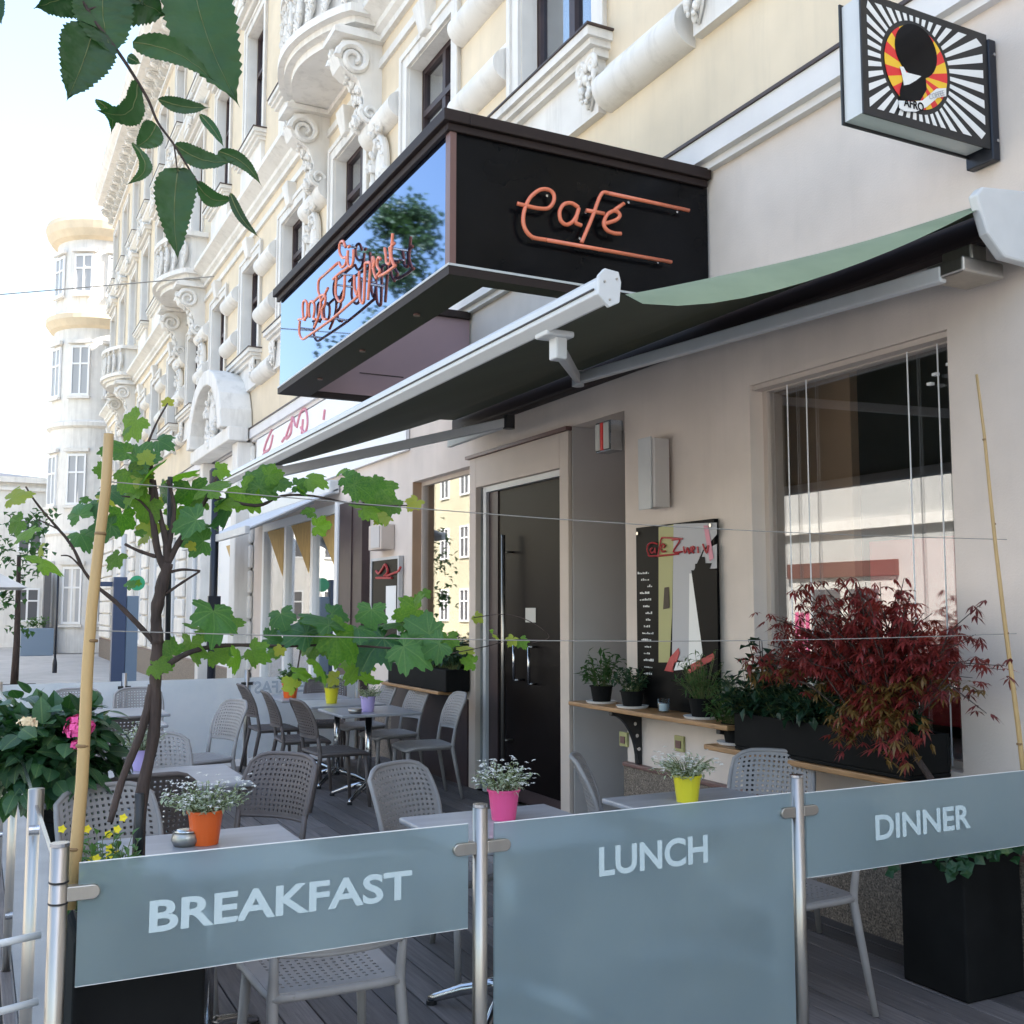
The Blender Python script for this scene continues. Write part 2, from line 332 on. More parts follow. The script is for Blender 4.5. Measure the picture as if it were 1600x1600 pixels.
# ------------------------------------------------------------------ the setting
XW = 4.1
pv = MB(); pv.box((-60, -40, -.5), (60, 120, -.12))
tag(obj('pavement', pv, 'pavement'), kind='structure')
deck = tag(obj('deck', bx((.16, 2.72, -.115), (4.09, 11.15, -.03)), 'deck_base'), kind='structure')
yy = 2.74; i = 0; x = .17
while x < 4.05:
    w = .134; cuts = [2.73, 2.73 + rnd.uniform(2.2, 3.6), 8 + rnd.uniform(-1, 1), 11.14]
    for k in range(3):
        h = rnd.uniform(-.0015, .0015)
        obj('plank', bx((x, cuts[k] + .002, -.03), (min(x + w, 4.085), cuts[k + 1] - .002, h)), 'plank', deck, bevel=.003)
    x += .141

# ------------------------------------------------------------------ ornate building (the long facade on the right)
B = thing('ornate_building', 'long cream and white stucco apartment building with cafe on its ground floor', 'building', (XW, 0, 0))
def wall_mesh(x, y0, y1, z0, z1, holes, depth):
    mb = MB(); ys = sorted({y0, y1, *[h[0] for h in holes], *[h[1] for h in holes]}); zs = sorted({z0, z1, *[h[2] for h in holes], *[h[3] for h in holes]})
    for a in range(len(ys) - 1):
        for c in range(len(zs) - 1):
            cy = (ys[a] + ys[a + 1]) / 2; cz = (zs[c] + zs[c + 1]) / 2
            if any(h[0] < cy < h[1] and h[2] < cz < h[3] for h in holes): continue
            mb.quad((x, ys[a], zs[c]), (x, ys[a], zs[c + 1]), (x, ys[a + 1], zs[c + 1]), (x, ys[a + 1], zs[c]))
    for h in holes:
        d = depth if len(h) < 5 else h[4]
        mb.quad((x, h[0], h[2]), (x + d, h[0], h[2]), (x + d, h[0], h[3]), (x, h[0], h[3]))
        mb.quad((x, h[1], h[2]), (x, h[1], h[3]), (x + d, h[1], h[3]), (x + d, h[1], h[2]))
        mb.quad((x, h[0], h[3]), (x + d, h[0], h[3]), (x + d, h[1], h[3]), (x, h[1], h[3]))
        mb.quad((x, h[0], h[2]), (x, h[1], h[2]), (x + d, h[1], h[2]), (x + d, h[0], h[2]))
    return mb
def rel(mb):            # shift to the building's origin
    mb.v = [(p[0] - XW, p[1], p[2]) for p in mb.v]; return mb
BY0, BY1 = -14, 41
W1 = (3.48, 4.93, .86, 2.95); W2 = (8.96, 10.42, .86, 2.95); DOOR = (7.06, 8.90, -.1, 3.01, .03); REC = (6.30, 7.06, -.1, 3.03, .95)
SHOP = (12.7, 16.9, .35, 2.95)
obj('ground_floor_wall', rel(wall_mesh(XW, BY0, 17.5, -.12, 4.45, [W1, W2, DOOR, REC, SHOP], .14)), 'plaster', B)
# solid body behind, dark rooms
body = MB(); body.box((XW + .55, BY0, 4.4), (16, BY1, 17.3)); body.box((XW + .01, BY0, 17.0), (16, BY1, 17.3))
body.box((XW + 3.2, BY0, -.12), (16, BY1, 4.4)); body.box((XW + .01, BY0 - .4, -.12), (16, BY0, 17.3)); body.box((XW + .01, BY1 - .3, -.12), (16, BY1, 17.3))
obj('building_body', rel(body), 'stucco_grey', B)
rm = MB(); rm.box((XW + 3.1, 1, 0), (XW + 3.18, 17, 4.3)); rm.box((XW + .3, 1, 4.2), (XW + 3.2, 17, 4.3)); rm.box((XW + .3, 1, -.1), (XW + 3.2, 17, -.02)); rm.box((XW + .2, 1, -.1), (XW + 3.2, 1.1, 4.3)); rm.box((XW + .2, 11.9, -.1), (XW + 3.2, 12.0, 4.3)); rm.box((XW + .2, 17.0, -.1), (XW + 3.2, 17.1, 4.3))
obj('cafe_room', rel(rm), 'interior', B)
obj('inner_partition', rel(bx((XW + .5, 4.62, .0), (XW + .56, 5.6, 4.2))), 'interior_brown', B)
obj('recess_back', rel(bx((XW + .95, 6.2, -.1), (XW + 1.0, 7.12, 3.1))), 'brown_wood', B)
obj('recess_side', rel(bx((XW + .004, 7.045, 0), (XW + .94, 7.059, 3.028))), 'reveal_grey', B)
# granite plinth with its capping line
for a, b in ((BY0, 6.298), (10.9, 12.45), (17.6, 40.9)):
    obj('granite_plinth', rel(bx((XW - .035, a, -.12), (XW - .002, b, .53))), 'granite', B)
    obj('plinth_cap', rel(bx((XW - .05, a, .532), (XW - .001, b, .56))), 'sign_edge', B, bevel=.006)
obj('granite_plinth', rel(bx((XW - .035, 8.92, -.12), (XW - .002, 10.898, .78))), 'brown_wood', B)
# shop windows of the cafe
def frame_rect(y0, y1, z0, z1, x0, x1, w, name, m, parent, bars=()):
    mb = MB(); mb.box((x0, y0, z0), (x1, y0 + w, z1)); mb.box((x0, y1 - w, z0), (x1, y1, z1)); mb.box((x0, y0 + w, z1 - w), (x1, y1 - w, z1)); mb.box((x0, y0 + w, z0), (x1, y1 - w, z0 + w))
    for yb in bars: mb.box((x0 + .002, yb - w / 2, z0 + w), (x1 - .002, yb + w / 2, z1 - w))
    return obj(name, rel(mb), m, parent)
f1 = frame_rect(W1[0], W1[1], W1[2], W1[3], XW + .10, XW + .16, .035, 'cafe_window', 'portal', B)
obj('pane', rel(bx((XW + .125, W1[0] + .03, W1[2] + .03), (XW + .133, W1[1] - .03, W1[3] - .03))), 'glass_window', f1)
obj('lintel_strip', rel(bx((XW + .02, W1[0] + .003, W1[3] - .03), (XW + .09, W1[1] - .003, W1[3] - .002))), 'portal', f1)
for uu in (1232, 1262, 1422, 1470):
    p = at(uu, 700, x=XW + .09); obj('hanging_cable', rel(MB().tube([(p.x, p.y, .87), (p.x, p.y, 2.94)], .0042, 6)), 'white', f1)
for uu, vv in ((1462, 585), (1454, 600), (1484, 569)):
    p = at(uu, vv, x=XW + .09); obj('cable_clip', rel(bx(p - Vector((.012, .014, .007)), p + Vector((.012, .014, .007)))), 'white', f1)
obj('picture_panel', rel(bx((XW + .5, 3.9, 1.0), (XW + .53, 4.5, 2.0))), 'print_red', f1)
obj('display_shelf', rel(bx((XW + .3, 3.3, .80), (XW + .8, 5.2, .9))), 'white', f1)
f2 = frame_rect(W2[0], W2[1], W2[2], W2[3], XW + .10, XW + .17, .04, 'cafe_window', 'portal', B)
obj('pane', rel(bx((XW + .125, W2[0] + .03, W2[2] + .03), (XW + .133, W2[1] - .03, W2[3] - .03))), 'glass_window', f2)
obj('brown_reveal', rel(bx((XW + .003, W2[1] - .012, W2[2]), (XW + .10, W2[1] - .002, W2[3]))), 'interior_brown', f2)
# door portal
D = MB()
D.box((XW - .03, 7.062, 0), (XW + .10, 7.20, 2.998)); D.box((XW - .03, 8.76, 0), (XW + .10, 8.898, 2.998)); D.box((XW - .03, 7.20, 2.72), (XW + .10, 8.76, 2.998))
dr = obj('entrance_portal', rel(D), 'portal', B, bevel=.006)
obj('lintel_trim', rel(bx((XW - .055, 7.05, 3.0), (XW + .0, 8.95, 3.03))), 'sign_edge', dr)
obj('door_closer_rail', rel(bx((XW - .0, 7.21, 2.665), (XW + .05, 8.60, 2.715))), 'white_metal', dr)
obj('side_light_post', rel(bx((XW + .0, 8.60, 0), (XW + .06, 8.66, 2.715))), 'alu', dr)
obj('side_light_pane', rel(bx((XW + .02, 8.662, .02), (XW + .03, 8.757, 2.715))), 'glass_clear', dr)
door = obj('glass_door', rel(bx((XW + .04, 7.21, .06), (XW + .052, 8.596, 2.66))), 'glass_door', B)
obj('door_frame', rel(MB().box((XW + .03, 7.205, .01), (XW + .065, 7.235, 2.66)).box((XW + .03, 8.42, .01), (XW + .065, 8.598, 2.66)).box((XW + .03, 7.235, .01), (XW + .065, 8.42, .12))), 'brown_wood', door)
obj('long_handle', rel(MB().tube([(XW - .05, 8.15, .35), (XW - .05, 8.15, 2.25)], .018, 10).tube([(XW - .05, 8.15, .5), (XW + .04, 8.15, .5)], .01).tube([(XW - .05, 8.15, 2.1), (XW + .04, 8.15, 2.1)], .01)), 'steel', door, smooth=True)
obj('handle_and_reflection', rel(MB().tube([(XW - .06, 7.93, 1.02), (XW - .06, 7.93, 1.34)], .012, 10).tube([(XW - .06, 7.93, 1.02), (XW + .04, 7.93, 1.02)], .01).tube([(XW - .06, 7.93, 1.34), (XW + .04, 7.93, 1.34)], .01)), 'steel_bright', door, smooth=True)
obj('handle_and_reflection', rel(MB().tube([(XW - .03, 7.72, 1.0), (XW - .03, 7.72, 1.30)], .012, 10).tube([(XW - .03, 7.72, 1.0), (XW + .04, 7.72, 1.0)], .01).tube([(XW - .03, 7.72, 1.3), (XW + .04, 7.72, 1.3)], .01)), 'steel_bright', door, smooth=True)  # second bar stands in for the handle's reflection in the door
obj('notice', rel(bx((XW + .034, 7.72, 1.50), (XW + .038, 7.90, 1.62))), 'paper', door)
# brown fabric column and neighbour shop front
obj('brown_pilaster', rel(MB().box((XW - .10, 11.75, 0), (XW - .001, 12.62, 2.9)).box((XW - .115, 12.1, 0), (XW - .1, 12.13, 2.9))), 'brown_wood', B)
sf = frame_rect(12.7, 16.9, .35, 2.95, XW - .02, XW + .10, .12, 'shop_window', 'white', B, bars=(14.1, 15.5))
obj('pane', rel(bx((XW + .03, 12.8, .45), (XW + .038, 16.8, 2.85))), 'glass_window', sf)
for (a, b) in ((12.95, 1), (14.2, 1), (15.6, 1)):
    obj('tan_curtain', rel(MB().prism([(XW + .0, a, 2.82), (XW + .0, a + 1.05, 2.82), (XW + .0, a + .1, 2.1)], (.012, 0, 0))), 'tan_cloth', sf)
obj('shop_post', rel(bx((XW - .12, 12.63, 0), (XW - .021, 12.75, 2.95))), 'white', sf)
obj('shop_interior', rel(bx((XW + 1.2, 12.3, 0), (XW + 1.25, 17, 3))), 'stucco', sf)
# ledge above the ground floor
obj('string_course', rel(MB().box((XW - .10, BY0, 4.45), (XW + .02, BY1, 4.60)).box((XW - .05, BY0, 4.40), (XW + .01, BY1, 4.45))), 'plaster_white', B)
obj('lead_flashing', rel(bx((XW - .115, BY0, 4.601), (XW + .0, BY1, 4.622))), 'flashing', B)
# rusticated ground floor beyond the shop
obj('arcade_wall', rel(wall_mesh(XW + .02, 17.5, BY1, -.12, 4.45, [(22.2, 23.8, .6, 3.4), (25.0, 26.6, .6, 3.4), (27.8, 29.4, .6, 3.4), (30.6, 32.2, .6, 3.4), (33.4, 35.0, .6, 3.4), (36.2, 37.8, .6, 3.4)], .2)), 'stucco', B)
for z in [0.6 + .42 * k for k in range(9)]:
    y = 21.4
    for (a, b) in ((17.6, 18.2), (21.0, 22.1), (23.9, 24.9), (26.7, 27.7), (29.5, 30.5), (32.3, 33.3), (35.1, 36.1), (37.9, 40.9)):
        obj('rusticated_stone', rel(bx((XW - .06, a, z), (XW + .015, b, z + .38))), 'stucco', B, bevel=.03)
for a in (22.2, 25.0, 27.8, 30.6, 33.4, 36.2):
    w_ = frame_rect(a, a + 1.6, .6, 3.4, XW + .12, XW + .2, .1, 'ground_window', 'white', B, bars=(a + .8,))
    obj('pane', rel(bx((XW + .16, a + .1, .7), (XW + .168, a + 1.5, 3.3))), 'glass_upper', w_)
# arched portal with a curved hood at the far end of the shop
pt = MB()
pt.box((XW - .28, 17.7, -.1), (XW + .0, 18.1, 4.4)); pt.box((XW - .28, 20.7, -.1), (XW + .0, 21.0, 4.4))
hood = []
for k in range(13):
    w = math.pi * k / 12; hood.append((XW - .55, 19.4 - 1.6 * math.cos(w), 4.65 + 1.25 * math.sin(w)))
for k in range(13):
    w = math.pi * (12 - k) / 12; hood.append((XW - .55, 19.4 - 1.3 * math.cos(w), 4.65 + .98 * math.sin(w)))
pt.prism(hood, (.54, 0, 0)); pt.box((XW - .45, 17.6, 4.40), (XW - .12, 21.1, 4.64))
po = obj('arched_portal', rel(pt), 'stucco', B, bevel=.02)
obj('portal_door', rel(bx((XW - .02, 18.2, -.1), (XW + .015, 20.6, 4.38))), 'white', po)
obj('tan_hanging', rel(MB().prism([(XW - .03, 17.5 + .8, 2.75), (XW - .03, 19.6, 2.75), (XW - .03, 18.4, 1.95)], (.008, 0, 0))), 'tan_cloth', po)
obj('tympanum', rel(MB().prism([(XW - .3, 19.4 - 1.28 * math.cos(math.pi * k / 12), 4.65 + .96 * math.sin(math.pi * k / 12)) for k in range(13)], (.28, 0, 0))), 'stucco_grey', po)
# upper floors
PITCHY = 2.72; CY = [7.28 + PITCHY * k for k in range(-7, 13)]
FL = [(5.95, 7.64, .62, 'mezzanine'), (9.75, 12.1, .62, 'main'), (13.3, 15.3, .58, 'top')]
holes = []
for c in CY:
    for (a, b, hw, _) in FL: holes.append((c - hw, c + hw, a, b))
obj('upper_wall', rel(wall_mesh(XW, BY0, BY1, 4.6, 17.0, holes, .26)), 'cream', B)
# window prototypes (frame > pane), surround, sill, ornaments share mesh data
def window_protos(hw, h):
    fr = MB(); w = .06
    fr.box((.16, -hw, 0), (.24, -hw + w, h)); fr.box((.16, hw - w, 0), (.24, hw, h)); fr.box((.16, -hw + w, h - w), (.24, hw - w, h)); fr.box((.16, -hw + w, 0), (.24, hw - w, w))
    fr.box((.15, -hw + w, h * .66), (.24, hw - w, h * .66 + .07)); fr.box((.155, -.045, w), (.235, .045, h * .66)); fr.box((.155, -.04, h * .66 + .07), (.235, .04, h - w))
    fm = fr.mesh('window_frame', 'brown_wood')
    pn = bx((.195, -hw + w, w), (.20, hw - w, h - w)).mesh('pane', 'glass_upper')
    ct = MB(); ct.box((.40, -hw, .0), (.42, -hw * .25, h)); ct.box((.40, hw * .25, .0), (.42, hw, h)); cm = ct.mesh('curtain', 'curtain')
    sr = MB(); g = .17
    sr.box((-.035, -hw - g, -.02), (.0, -hw + .0, h + g)); sr.box((-.035, hw, -.02), (.0, hw + g, h + g)); sr.box((-.035, -hw, h), (.0, hw, h + g))
    sr.box((-.055, -hw - g - .02, -.02), (-.036, -hw - g + .045, h + g + .02)); sr.box((-.055, hw + g - .045, -.02), (-.036, hw + g + .02, h + g + .02)); sr.box((-.055, -hw - g + .045, h + g - .045), (-.036, hw + g - .045, h + g + .02))
    # white linings of the reveal
    sr.box((.002, -hw + .001, 0), (.15, -hw + .012, h)); sr.box((.002, hw - .012, 0), (.15, hw - .001, h)); sr.box((.002, -hw + .012, h - .012), (.15, hw - .012, h - .001))
    sm = sr.mesh('surround', 'stucco')
    return fm, pn, cm, sm
def sill_mesh(hw):
    s = MB(); e = hw + .25
    s.box((-.22, -e, -.09), (.15, e, -.02)); s.box((-.18, -e + .03, -.14), (.0, e - .03, -.09)); s.box((-.13, -e + .06, -.20), (.0, e - .06, -.14))
    s.box((-.07, -e + .10, -.62), (.0, e - .10, -.20))
    return s.mesh('sill', 'stucco')
def flash_mesh(hw):
    e = hw + .27; return bx((-.235, -e, -.019), (.0, e, -.004)).mesh('sill_flashing', 'flashing')
def scroll(mb, c, r, turns=1.6, tube=.035, axis='y', flip=1):
    pts = []; n_ = 26
    for k in range(n_):
        t = k / (n_ - 1); w = t * turns * 2 * math.pi; q = r * (1 - .8 * t)
        if axis == 'y': pts.append((c[0] - q * math.cos(w), c[1], c[2] + flip * q * math.sin(w)))
        else: pts.append((c[0], c[1] + q * math.cos(w) * flip, c[2] + q * math.sin(w)))
    mb.tube(pts, [tube * (1 - .5 * k / n_) for k in range(n_)], 6)
def garland_mesh():            # little hanging bunch of leaves and fruit under a sill end
    g = MB(); q = random.Random(3)
    for k in range(26):
        t = k / 26; w = (1 - abs(t - .35) * 1.1) * .13
        c = (-.06 - q.uniform(0, .09), q.uniform(-w, w), -.18 - .42 * t); r_ = q.uniform(.02, .042)
        g.blob(c, (r_, r_, r_ * 1.2), 6, 4, .2)
    scroll(g, (-.12, -.10, -.24), .08, axis='x'); scroll(g, (-.12, .10, -.24), .08, axis='x', flip=-1)
    for s_ in (-1, 1):
        g.tube([(-.10, s_ * .08, -.2), (-.12, s_ * .13, -.32), (-.08, s_ * .06, -.50), (-.06, 0, -.62)], [.02, .03, .022, .01], 6)
    return g.mesh('garland', 'stucco', True)
def console_mesh():            # big S-scroll bracket with acanthus face
    g = MB()
    for s_ in (-1, 1):
        y = s_ * .17
        scroll(g, (-.36, y, .72), .20, 1.7, .05); scroll(g, (-.15, y, .10), .12, 1.5, .035, flip=-1)
    prof = [(0, 0), (-.12, -.02), (-.24, .1), (-.22, .3), (-.30, .5), (-.52, .62), (-.58, .78), (-.5, .94), (-.3, .98), (0, .98)]
    g.prism([(a, -.15, b) for a, b in prof], (0, .30, 0))
    q = random.Random(5)
    for k in range(34):
        t = k / 34; z = .05 + .85 * t; x_ = -.22 - .34 * max(0, (t - .35)) / .65
        c = (x_ - q.uniform(0, .05), q.uniform(-.12, .12), z); r_ = q.uniform(.03, .06)
        g.blob(c, (r_ * .8, r_, r_ * 1.3), 6, 4, .25)
    g.box((-.62, -.24, .98), (0, .24, 1.05)); g.box((-.56, -.2, 1.05), (0, .2, 1.10))
    return g.mesh('scroll_console', 'stucco', False)
def cartouche_mesh():
    g = MB(); n_ = 26; pts = [(-.07, .34 * math.cos(2 * math.pi * k / n_), .48 * math.sin(2 * math.pi * k / n_)) for k in range(n_ + 1)]
    g.tube(pts, .055, 8); g.blob((-.02, 0, 0), (.10, .26, .40), 14, 8, .03)
    q = random.Random(9)
    for k in range(46):
        w = q.uniform(0, 6.28); rr = q.uniform(.75, 1.35)
        c = (-.08 - q.uniform(0, .07), .34 * rr * math.cos(w), .50 * rr * math.sin(w)); r_ = q.uniform(.025, .06)
        g.blob(c, (r_, r_, r_ * 1.2), 6, 4, .25)
    scroll(g, (-.12, -.22, .62), .13, axis='x'); scroll(g, (-.12, .22, .62), .13, axis='x', flip=-1)
    scroll(g, (-.12, -.25, -.55), .12, axis='x'); scroll(g, (-.12, .25, -.55), .12, axis='x', flip=-1)
    return g.mesh('cartouche', 'stucco', False)
def put(name, me, y, z, parent=B, x=0., sc=None):
    o = obj(name, me, None, parent, loc=(x, y, z))
    if sc: o.scale = sc
    return o
garl = garland_mesh(); cons = console_mesh(); cart = cartouche_mesh()
protos = [window_protos(hw, b - a) for (a, b, hw, _) in FL]; sills = [sill_mesh(f[2]) for f in FL]; flashes = [flash_mesh(f[2]) for f in FL]
BALC = [2, 6, 10]      # columns (counted from 7.28) with a balcony
for ci, c in enumerate(CY):
    k = ci - 7
    for fi, (a, b, hw, nm) in enumerate(FL):
        fm, pn, cm, sm = protos[fi]
        wo = put('window', fm, c, a)
        for nme, me in (('pane', pn), ('curtain', cm), ('surround', sm)):
            obj(nme, me, None, wo)
        if not (fi == 1 and k in BALC):
            obj('sill', sills[fi], None, wo); obj('sill_flashing', flashes[fi], None, wo)
            if fi == 0:
                for s_ in (-1, 1):
                    g = obj('garland', garl, None, wo); g.location = (-.04, s_ * (hw + .07), -.05); g.scale = (.7, .8, .85)
        if fi == 1:      # little pediment over main-floor windows
            hd = MB(); hd.box((-.20, -hw - .3, b - a + .32), (0, hw + .3, b - a + .42)); hd.box((-.12, -hw - .22, b - a + .22), (0, hw + .22, b - a + .32))
            hd.prism([(-.22, -hw - .34, b - a + .42), (-.22, 0, b - a + .85), (-.22, hw + .34, b - a + .42)], (.22, 0, 0))
            obj('window_hood', hd, 'stucco', wo)
            put('cartouche', cart, 0, b - a + .62, wo, x=-.14, sc=(.8, .6, .5))
    # roll mouldings between this window column and the next
    y0 = c + .62 + .22; y1 = c + PITCHY - .62 - .22
    if k == -1: y0 = c + .84
    for z in (5.46, 6.48, 7.31):
        mb = MB(); n_ = 28
        ring = [(-.17 * math.sin(math.pi * q / n_) - .0, -.155 * math.cos(math.pi * q / n_)) for q in range(n_ + 1)]
        vs = [(p, y0, z + q) for p, q in ring] + [(p, y1, z + q) for p, q in ring]
        fs = [(q, q + 1, n_ + 2 + q, n_ + 1 + q) for q in range(n_)] + [tuple(range(n_ + 1)), tuple(reversed(range(n_ + 1, 2 * n_ + 2)))]
        mb.add(vs, fs)
        o = obj('roll_moulding', mb, 'stucco', B)
        obj('roll_fillet', bx((-.045, y0 - .02, z + .155), (-.0, y1 + .02, z + .20)), 'stucco', B)
    # small corbel hanging under the lowest roll
    if k % 2 == 0: put('garland', garl, c + PITCHY / 2, 5.62, B, x=-.05, sc=(1, .8, .8))
put('cartouche', cart, 19.4, 5.1, po, x=-.3)
# string courses
def course(z, prof, m='stucco', name='cornice'):
    mb = MB(); n_ = len(prof)
    vs = [(-p, BY0, z + q) for p, q in prof] + [(-p, BY1, z + q) for p, q in prof]
    mb.add(vs, [(q, q + 1, n_ + q + 1, n_ + q) for q in range(n_ - 1)] + [tuple(range(n_)), tuple(reversed(range(n_, 2 * n_)))])
    return obj(name, mb, m, B)
course(8.35, [(0, 0), (.06, 0), (.06, .08), (.12, .12), (.12, .20), (.22, .26), (.30, .30), (.30, .38), (0, .42)])
course(8.05, [(0, 0), (.04, 0), (.04, .1), (0, .12)])
course(8.90, [(0, 0), (.05, 0), (.10, .06), (.05, .14), (0, .14)])
course(12.6, [(0, 0), (.06, 0), (.06, .08), (.15, .14), (.22, .2), (.22, .28), (0, .32)])
course(15.75, [(0, 0), (.08, 0), (.08, .12), (0, .14)])
course(16.3, [(0, 0), (.15, .04), (.2, .18), (.62, .24), (.62, .36), (.72, .46), (.8, .62), (.8, .70), (0, .75)])
for ci, c in enumerate(CY):
    if c > 0:
        for d in (-1.0, -.34, .34, 1.0):
            put('modillion', cons, c + d, 15.9, B, sc=(.8, .5, .45))
# zig-zag ears of the course above each mezzanine window
for ci, c in enumerate(CY):
    obj('keystone', MB().prism([(-.16, c - .16, 8.05), (-.16, c + .16, 8.05), (-.10, c + .09, 7.72), (-.10, c - .09, 7.72)], (.16, 0, 0)), 'stucco', B, bevel=.015)
# balconies with consoles, cartouche between
for k in BALC:
    c = 7.28 + PITCHY * k
    bal = MB(); n_ = 28
    def plan(off):
        pts = [(0, -1.32 - off)]
        for q in range(n_ + 1):
            t = -1 + 2 * q / n_
            xx = -(.40 + off + .45 * math.cos(t * math.pi / 2) ** .8) if abs(t) < 1 else -(.40 + off)
            pts.append((xx, t * (1.3 + off)))
        pts.append((0, 1.32 + off)); return pts
    def slab(off, z0, z1):
        p = plan(off); bal.prism([(a, b, z0) for a, b in p], (0, 0, z1 - z0))
    slab(-.12, 8.42, 8.52); slab(-.03, 8.52, 8.60); slab(.05, 8.60, 8.70); slab(-.08, 8.70, 9.42); slab(.03, 9.42, 9.52)
    bo = obj('balcony', bal, 'stucco', B); bo.location = (0, c, 0)
    for s_ in (-1, 1):
        put('scroll_console', cons, c + s_ * 1.05, 7.36, B, sc=(1.0, 1.0, 1.0))
        put('cartouche', cart, c + s_ * 1.36, 6.75, B, sc=(1, .55, .75))
    for q in range(-4, 5):
        put('parapet_boss', cart, q * .30, 9.06, bo, x=-(.33 + .45 * math.cos(q * .30 / 1.32 * math.pi / 2) ** .8), sc=(.5, .28, .5))
# upper parts keep the same origin as the building
# ------------------------------------------------------------------ far corner tower
T = thing('corner_tower', 'white round corner tower with tan eaves at the far end of the street', 'tower', (4.25, 45.6, 0)); T.scale = (.9, .9, 1)
obj('shaft', MB().lathe([(2.05, -.1), (2.05, 4.4), (2.15, 4.5), (2.05, 4.6), (2.0, 16.2)], n=40), 'stucco', T, smooth=False)
obj('main_block', bx((1.5, -1.2, -.1), (14, 20, 17.5)), 'stucco', T)
obj('eaves', MB().lathe([(2.0, 16.2), (2.25, 16.3), (2.45, 16.55), (2.55, 16.85), (2.5, 17.05), (1.6, 17.4), (.1, 17.6)], n=40), 'cream', T)
obj('eaves', MB().lathe([(2.0, 12.6), (2.2, 12.7), (2.4, 12.95), (2.4, 13.15), (2.0, 13.3)], n=40), 'cream', T)
obj('ring_moulding', MB().lathe([(2.0, 8.6), (2.2, 8.7), (2.2, 8.85), (2.0, 8.95)], n=40), 'stucco', T)
for z, h in ((1.0, 2.2), (5.6, 2.0), (9.9, 2.0), (14.0, 1.6)):
    for w in (200, 240, 280, 320):
        a = R(w); cx, cy = 2.03 * math.cos(a), 2.03 * math.sin(a)
        o = obj('window', MB().box((-.42, -.05, 0), (-.34, .03, h)).box((.34, -.05, 0), (.42, .03, h)).box((-.34, -.05, h - .09), (.34, .03, h)).box((-.34, -.05, 0), (.34, .03, .09)).box((-.04, -.04, .09), (.04, .03, h - .09)).box((-.34, -.045, h * .62), (-.04, .025, h * .62 + .07)).box((.04, -.045, h * .62), (.34, .025, h * .62 + .07)), 'white', T, loc=(cx, cy, z))
        o.rotation_euler = (0, 0, a + R(90))
        obj('pane', bx((-.34, -.01, .09), (.34, .0, h - .09)), 'pale_pane', o)
        obj('lintel', bx((-.55, -.14, h + .08), (.55, 0, h + .22)), 'stucco', o)
        obj('sill', bx((-.5, -.14, -.12), (.5, 0, -.02)), 'stucco', o)
obj('doorway', bx((-2.12, -1.9, -.1), (-1.85, -.9, 3.0)), 'opp_window', T)
# ------------------------------------------------------------------ far and opposite buildings
def house(name, label, x0, x1, y0, y1, h, wallm, face, floors, pitch, wh=1.5, z0=1.0, fh=3.1, group=None, shop=None):
    t = thing(name, label, 'building', ((x0 + x1) / 2, (y0 + y1) / 2, 0), group=group)
    ox, oy = (x0 + x1) / 2, (y0 + y1) / 2
    obj('wall', bx((x0 - ox, y0 - oy, -.12), (x1 - ox, y1 - oy, h)), wallm, t)
    obj('cornice', MB().box((x0 - ox - .3, y0 - oy - .3, h), (x1 - ox + .3, y1 - oy + .3, h + .25)).box((x0 - ox - .15, y0 - oy - .15, h - .35), (x1 - ox + .15, y1 - oy + .15, h - .2)), 'stucco', t)
    rf = MB(); a, b, c, d = x0 - ox, x1 - ox, y0 - oy, y1 - oy; e = min(b - a, d - c) * .3
    rf.add([(a, c, h + .25), (b, c, h + .25), (b, d, h + .25), (a, d, h + .25), (a + e, c + e, h + .7), (b - e, c + e, h + .7), (b - e, d - e, h + .7), (a + e, d - e, h + .7)], [(0, 1, 5, 4), (1, 2, 6, 5), (2, 3, 7, 6), (3, 0, 4, 7), (4, 5, 6, 7)])
    obj('roof', rf, 'opp_roof', t)
    wm = MB().box((-.5, -.06, 0), (-.42, .0, wh)).box((.42, -.06, 0), (.5, .0, wh)).box((-.42, -.06, wh - .08), (.42, .0, wh)).box((-.42, -.06, 0), (.42, 0, .08)).box((-.04, -.05, .08), (.04, 0, wh - .08)).box((-.42, -.055, wh * .6), (-.04, 0, wh * .6 + .07)).box((.04, -.055, wh * .6), (.42, 0, wh * .6 + .07)).mesh('window', 'white')
    pm = bx((-.42, -.02, .08), (.42, -.005, wh - .08)).mesh('pane', 'opp_window')
    for f in range(floors):
        z = z0 + f * fh
        L = (y1 - y0) if face == 'E' else (x1 - x0); nw = int(L // pitch)
        for q in range(nw):
            s_ = -L / 2 + pitch / 2 + q * pitch + (L - nw * pitch) / 2
            if face == 'E': o = obj('window', wm, None, t, loc=(x1 - ox + .0, s_, z)); o.rotation_euler = (0, 0, R(90))
            else: o = obj('window', wm, None, t, loc=(s_, y0 - oy, z))
            obj('pane', pm, None, o)
    return t
house('end_building', 'low sunlit cream house closing the street behind the bamboo cane', -9, 3.2, 52, 60, 7.2, 'stucco', 'S', 2, 2.0)
oh = house('opposite_house', 'pale plastered house across the street facing the big cafe window', -20, -11.5, 4, 24, 8.6, 'opp_wall', 'E', 1, 3.4, z0=6.2, group='houses across the street')
obj('band', bx((4.25, -10, 3.6), (4.4, 10, 3.85)), 'stucco', oh)
obj('shop_front', bx((4.25, 4.7, .1), (4.32, 8.3, 2.4)), 'stucco_grey', oh)
obj('shop_fascia', bx((4.25, 4.6, 2.41), (4.4, 8.4, 2.8)), 'brick_red', oh)
for yy in (5.2, 6.5): obj('shop_pane', bx((4.321, yy, .6), (4.34, yy + 1.0, 2.1)), 'opp_window', oh)
for yy in (7.65, 7.85, 8.05): obj('pink_banner', bx((4.33, yy, .2), (4.36, yy + .12, 1.5)), 'magenta', oh)
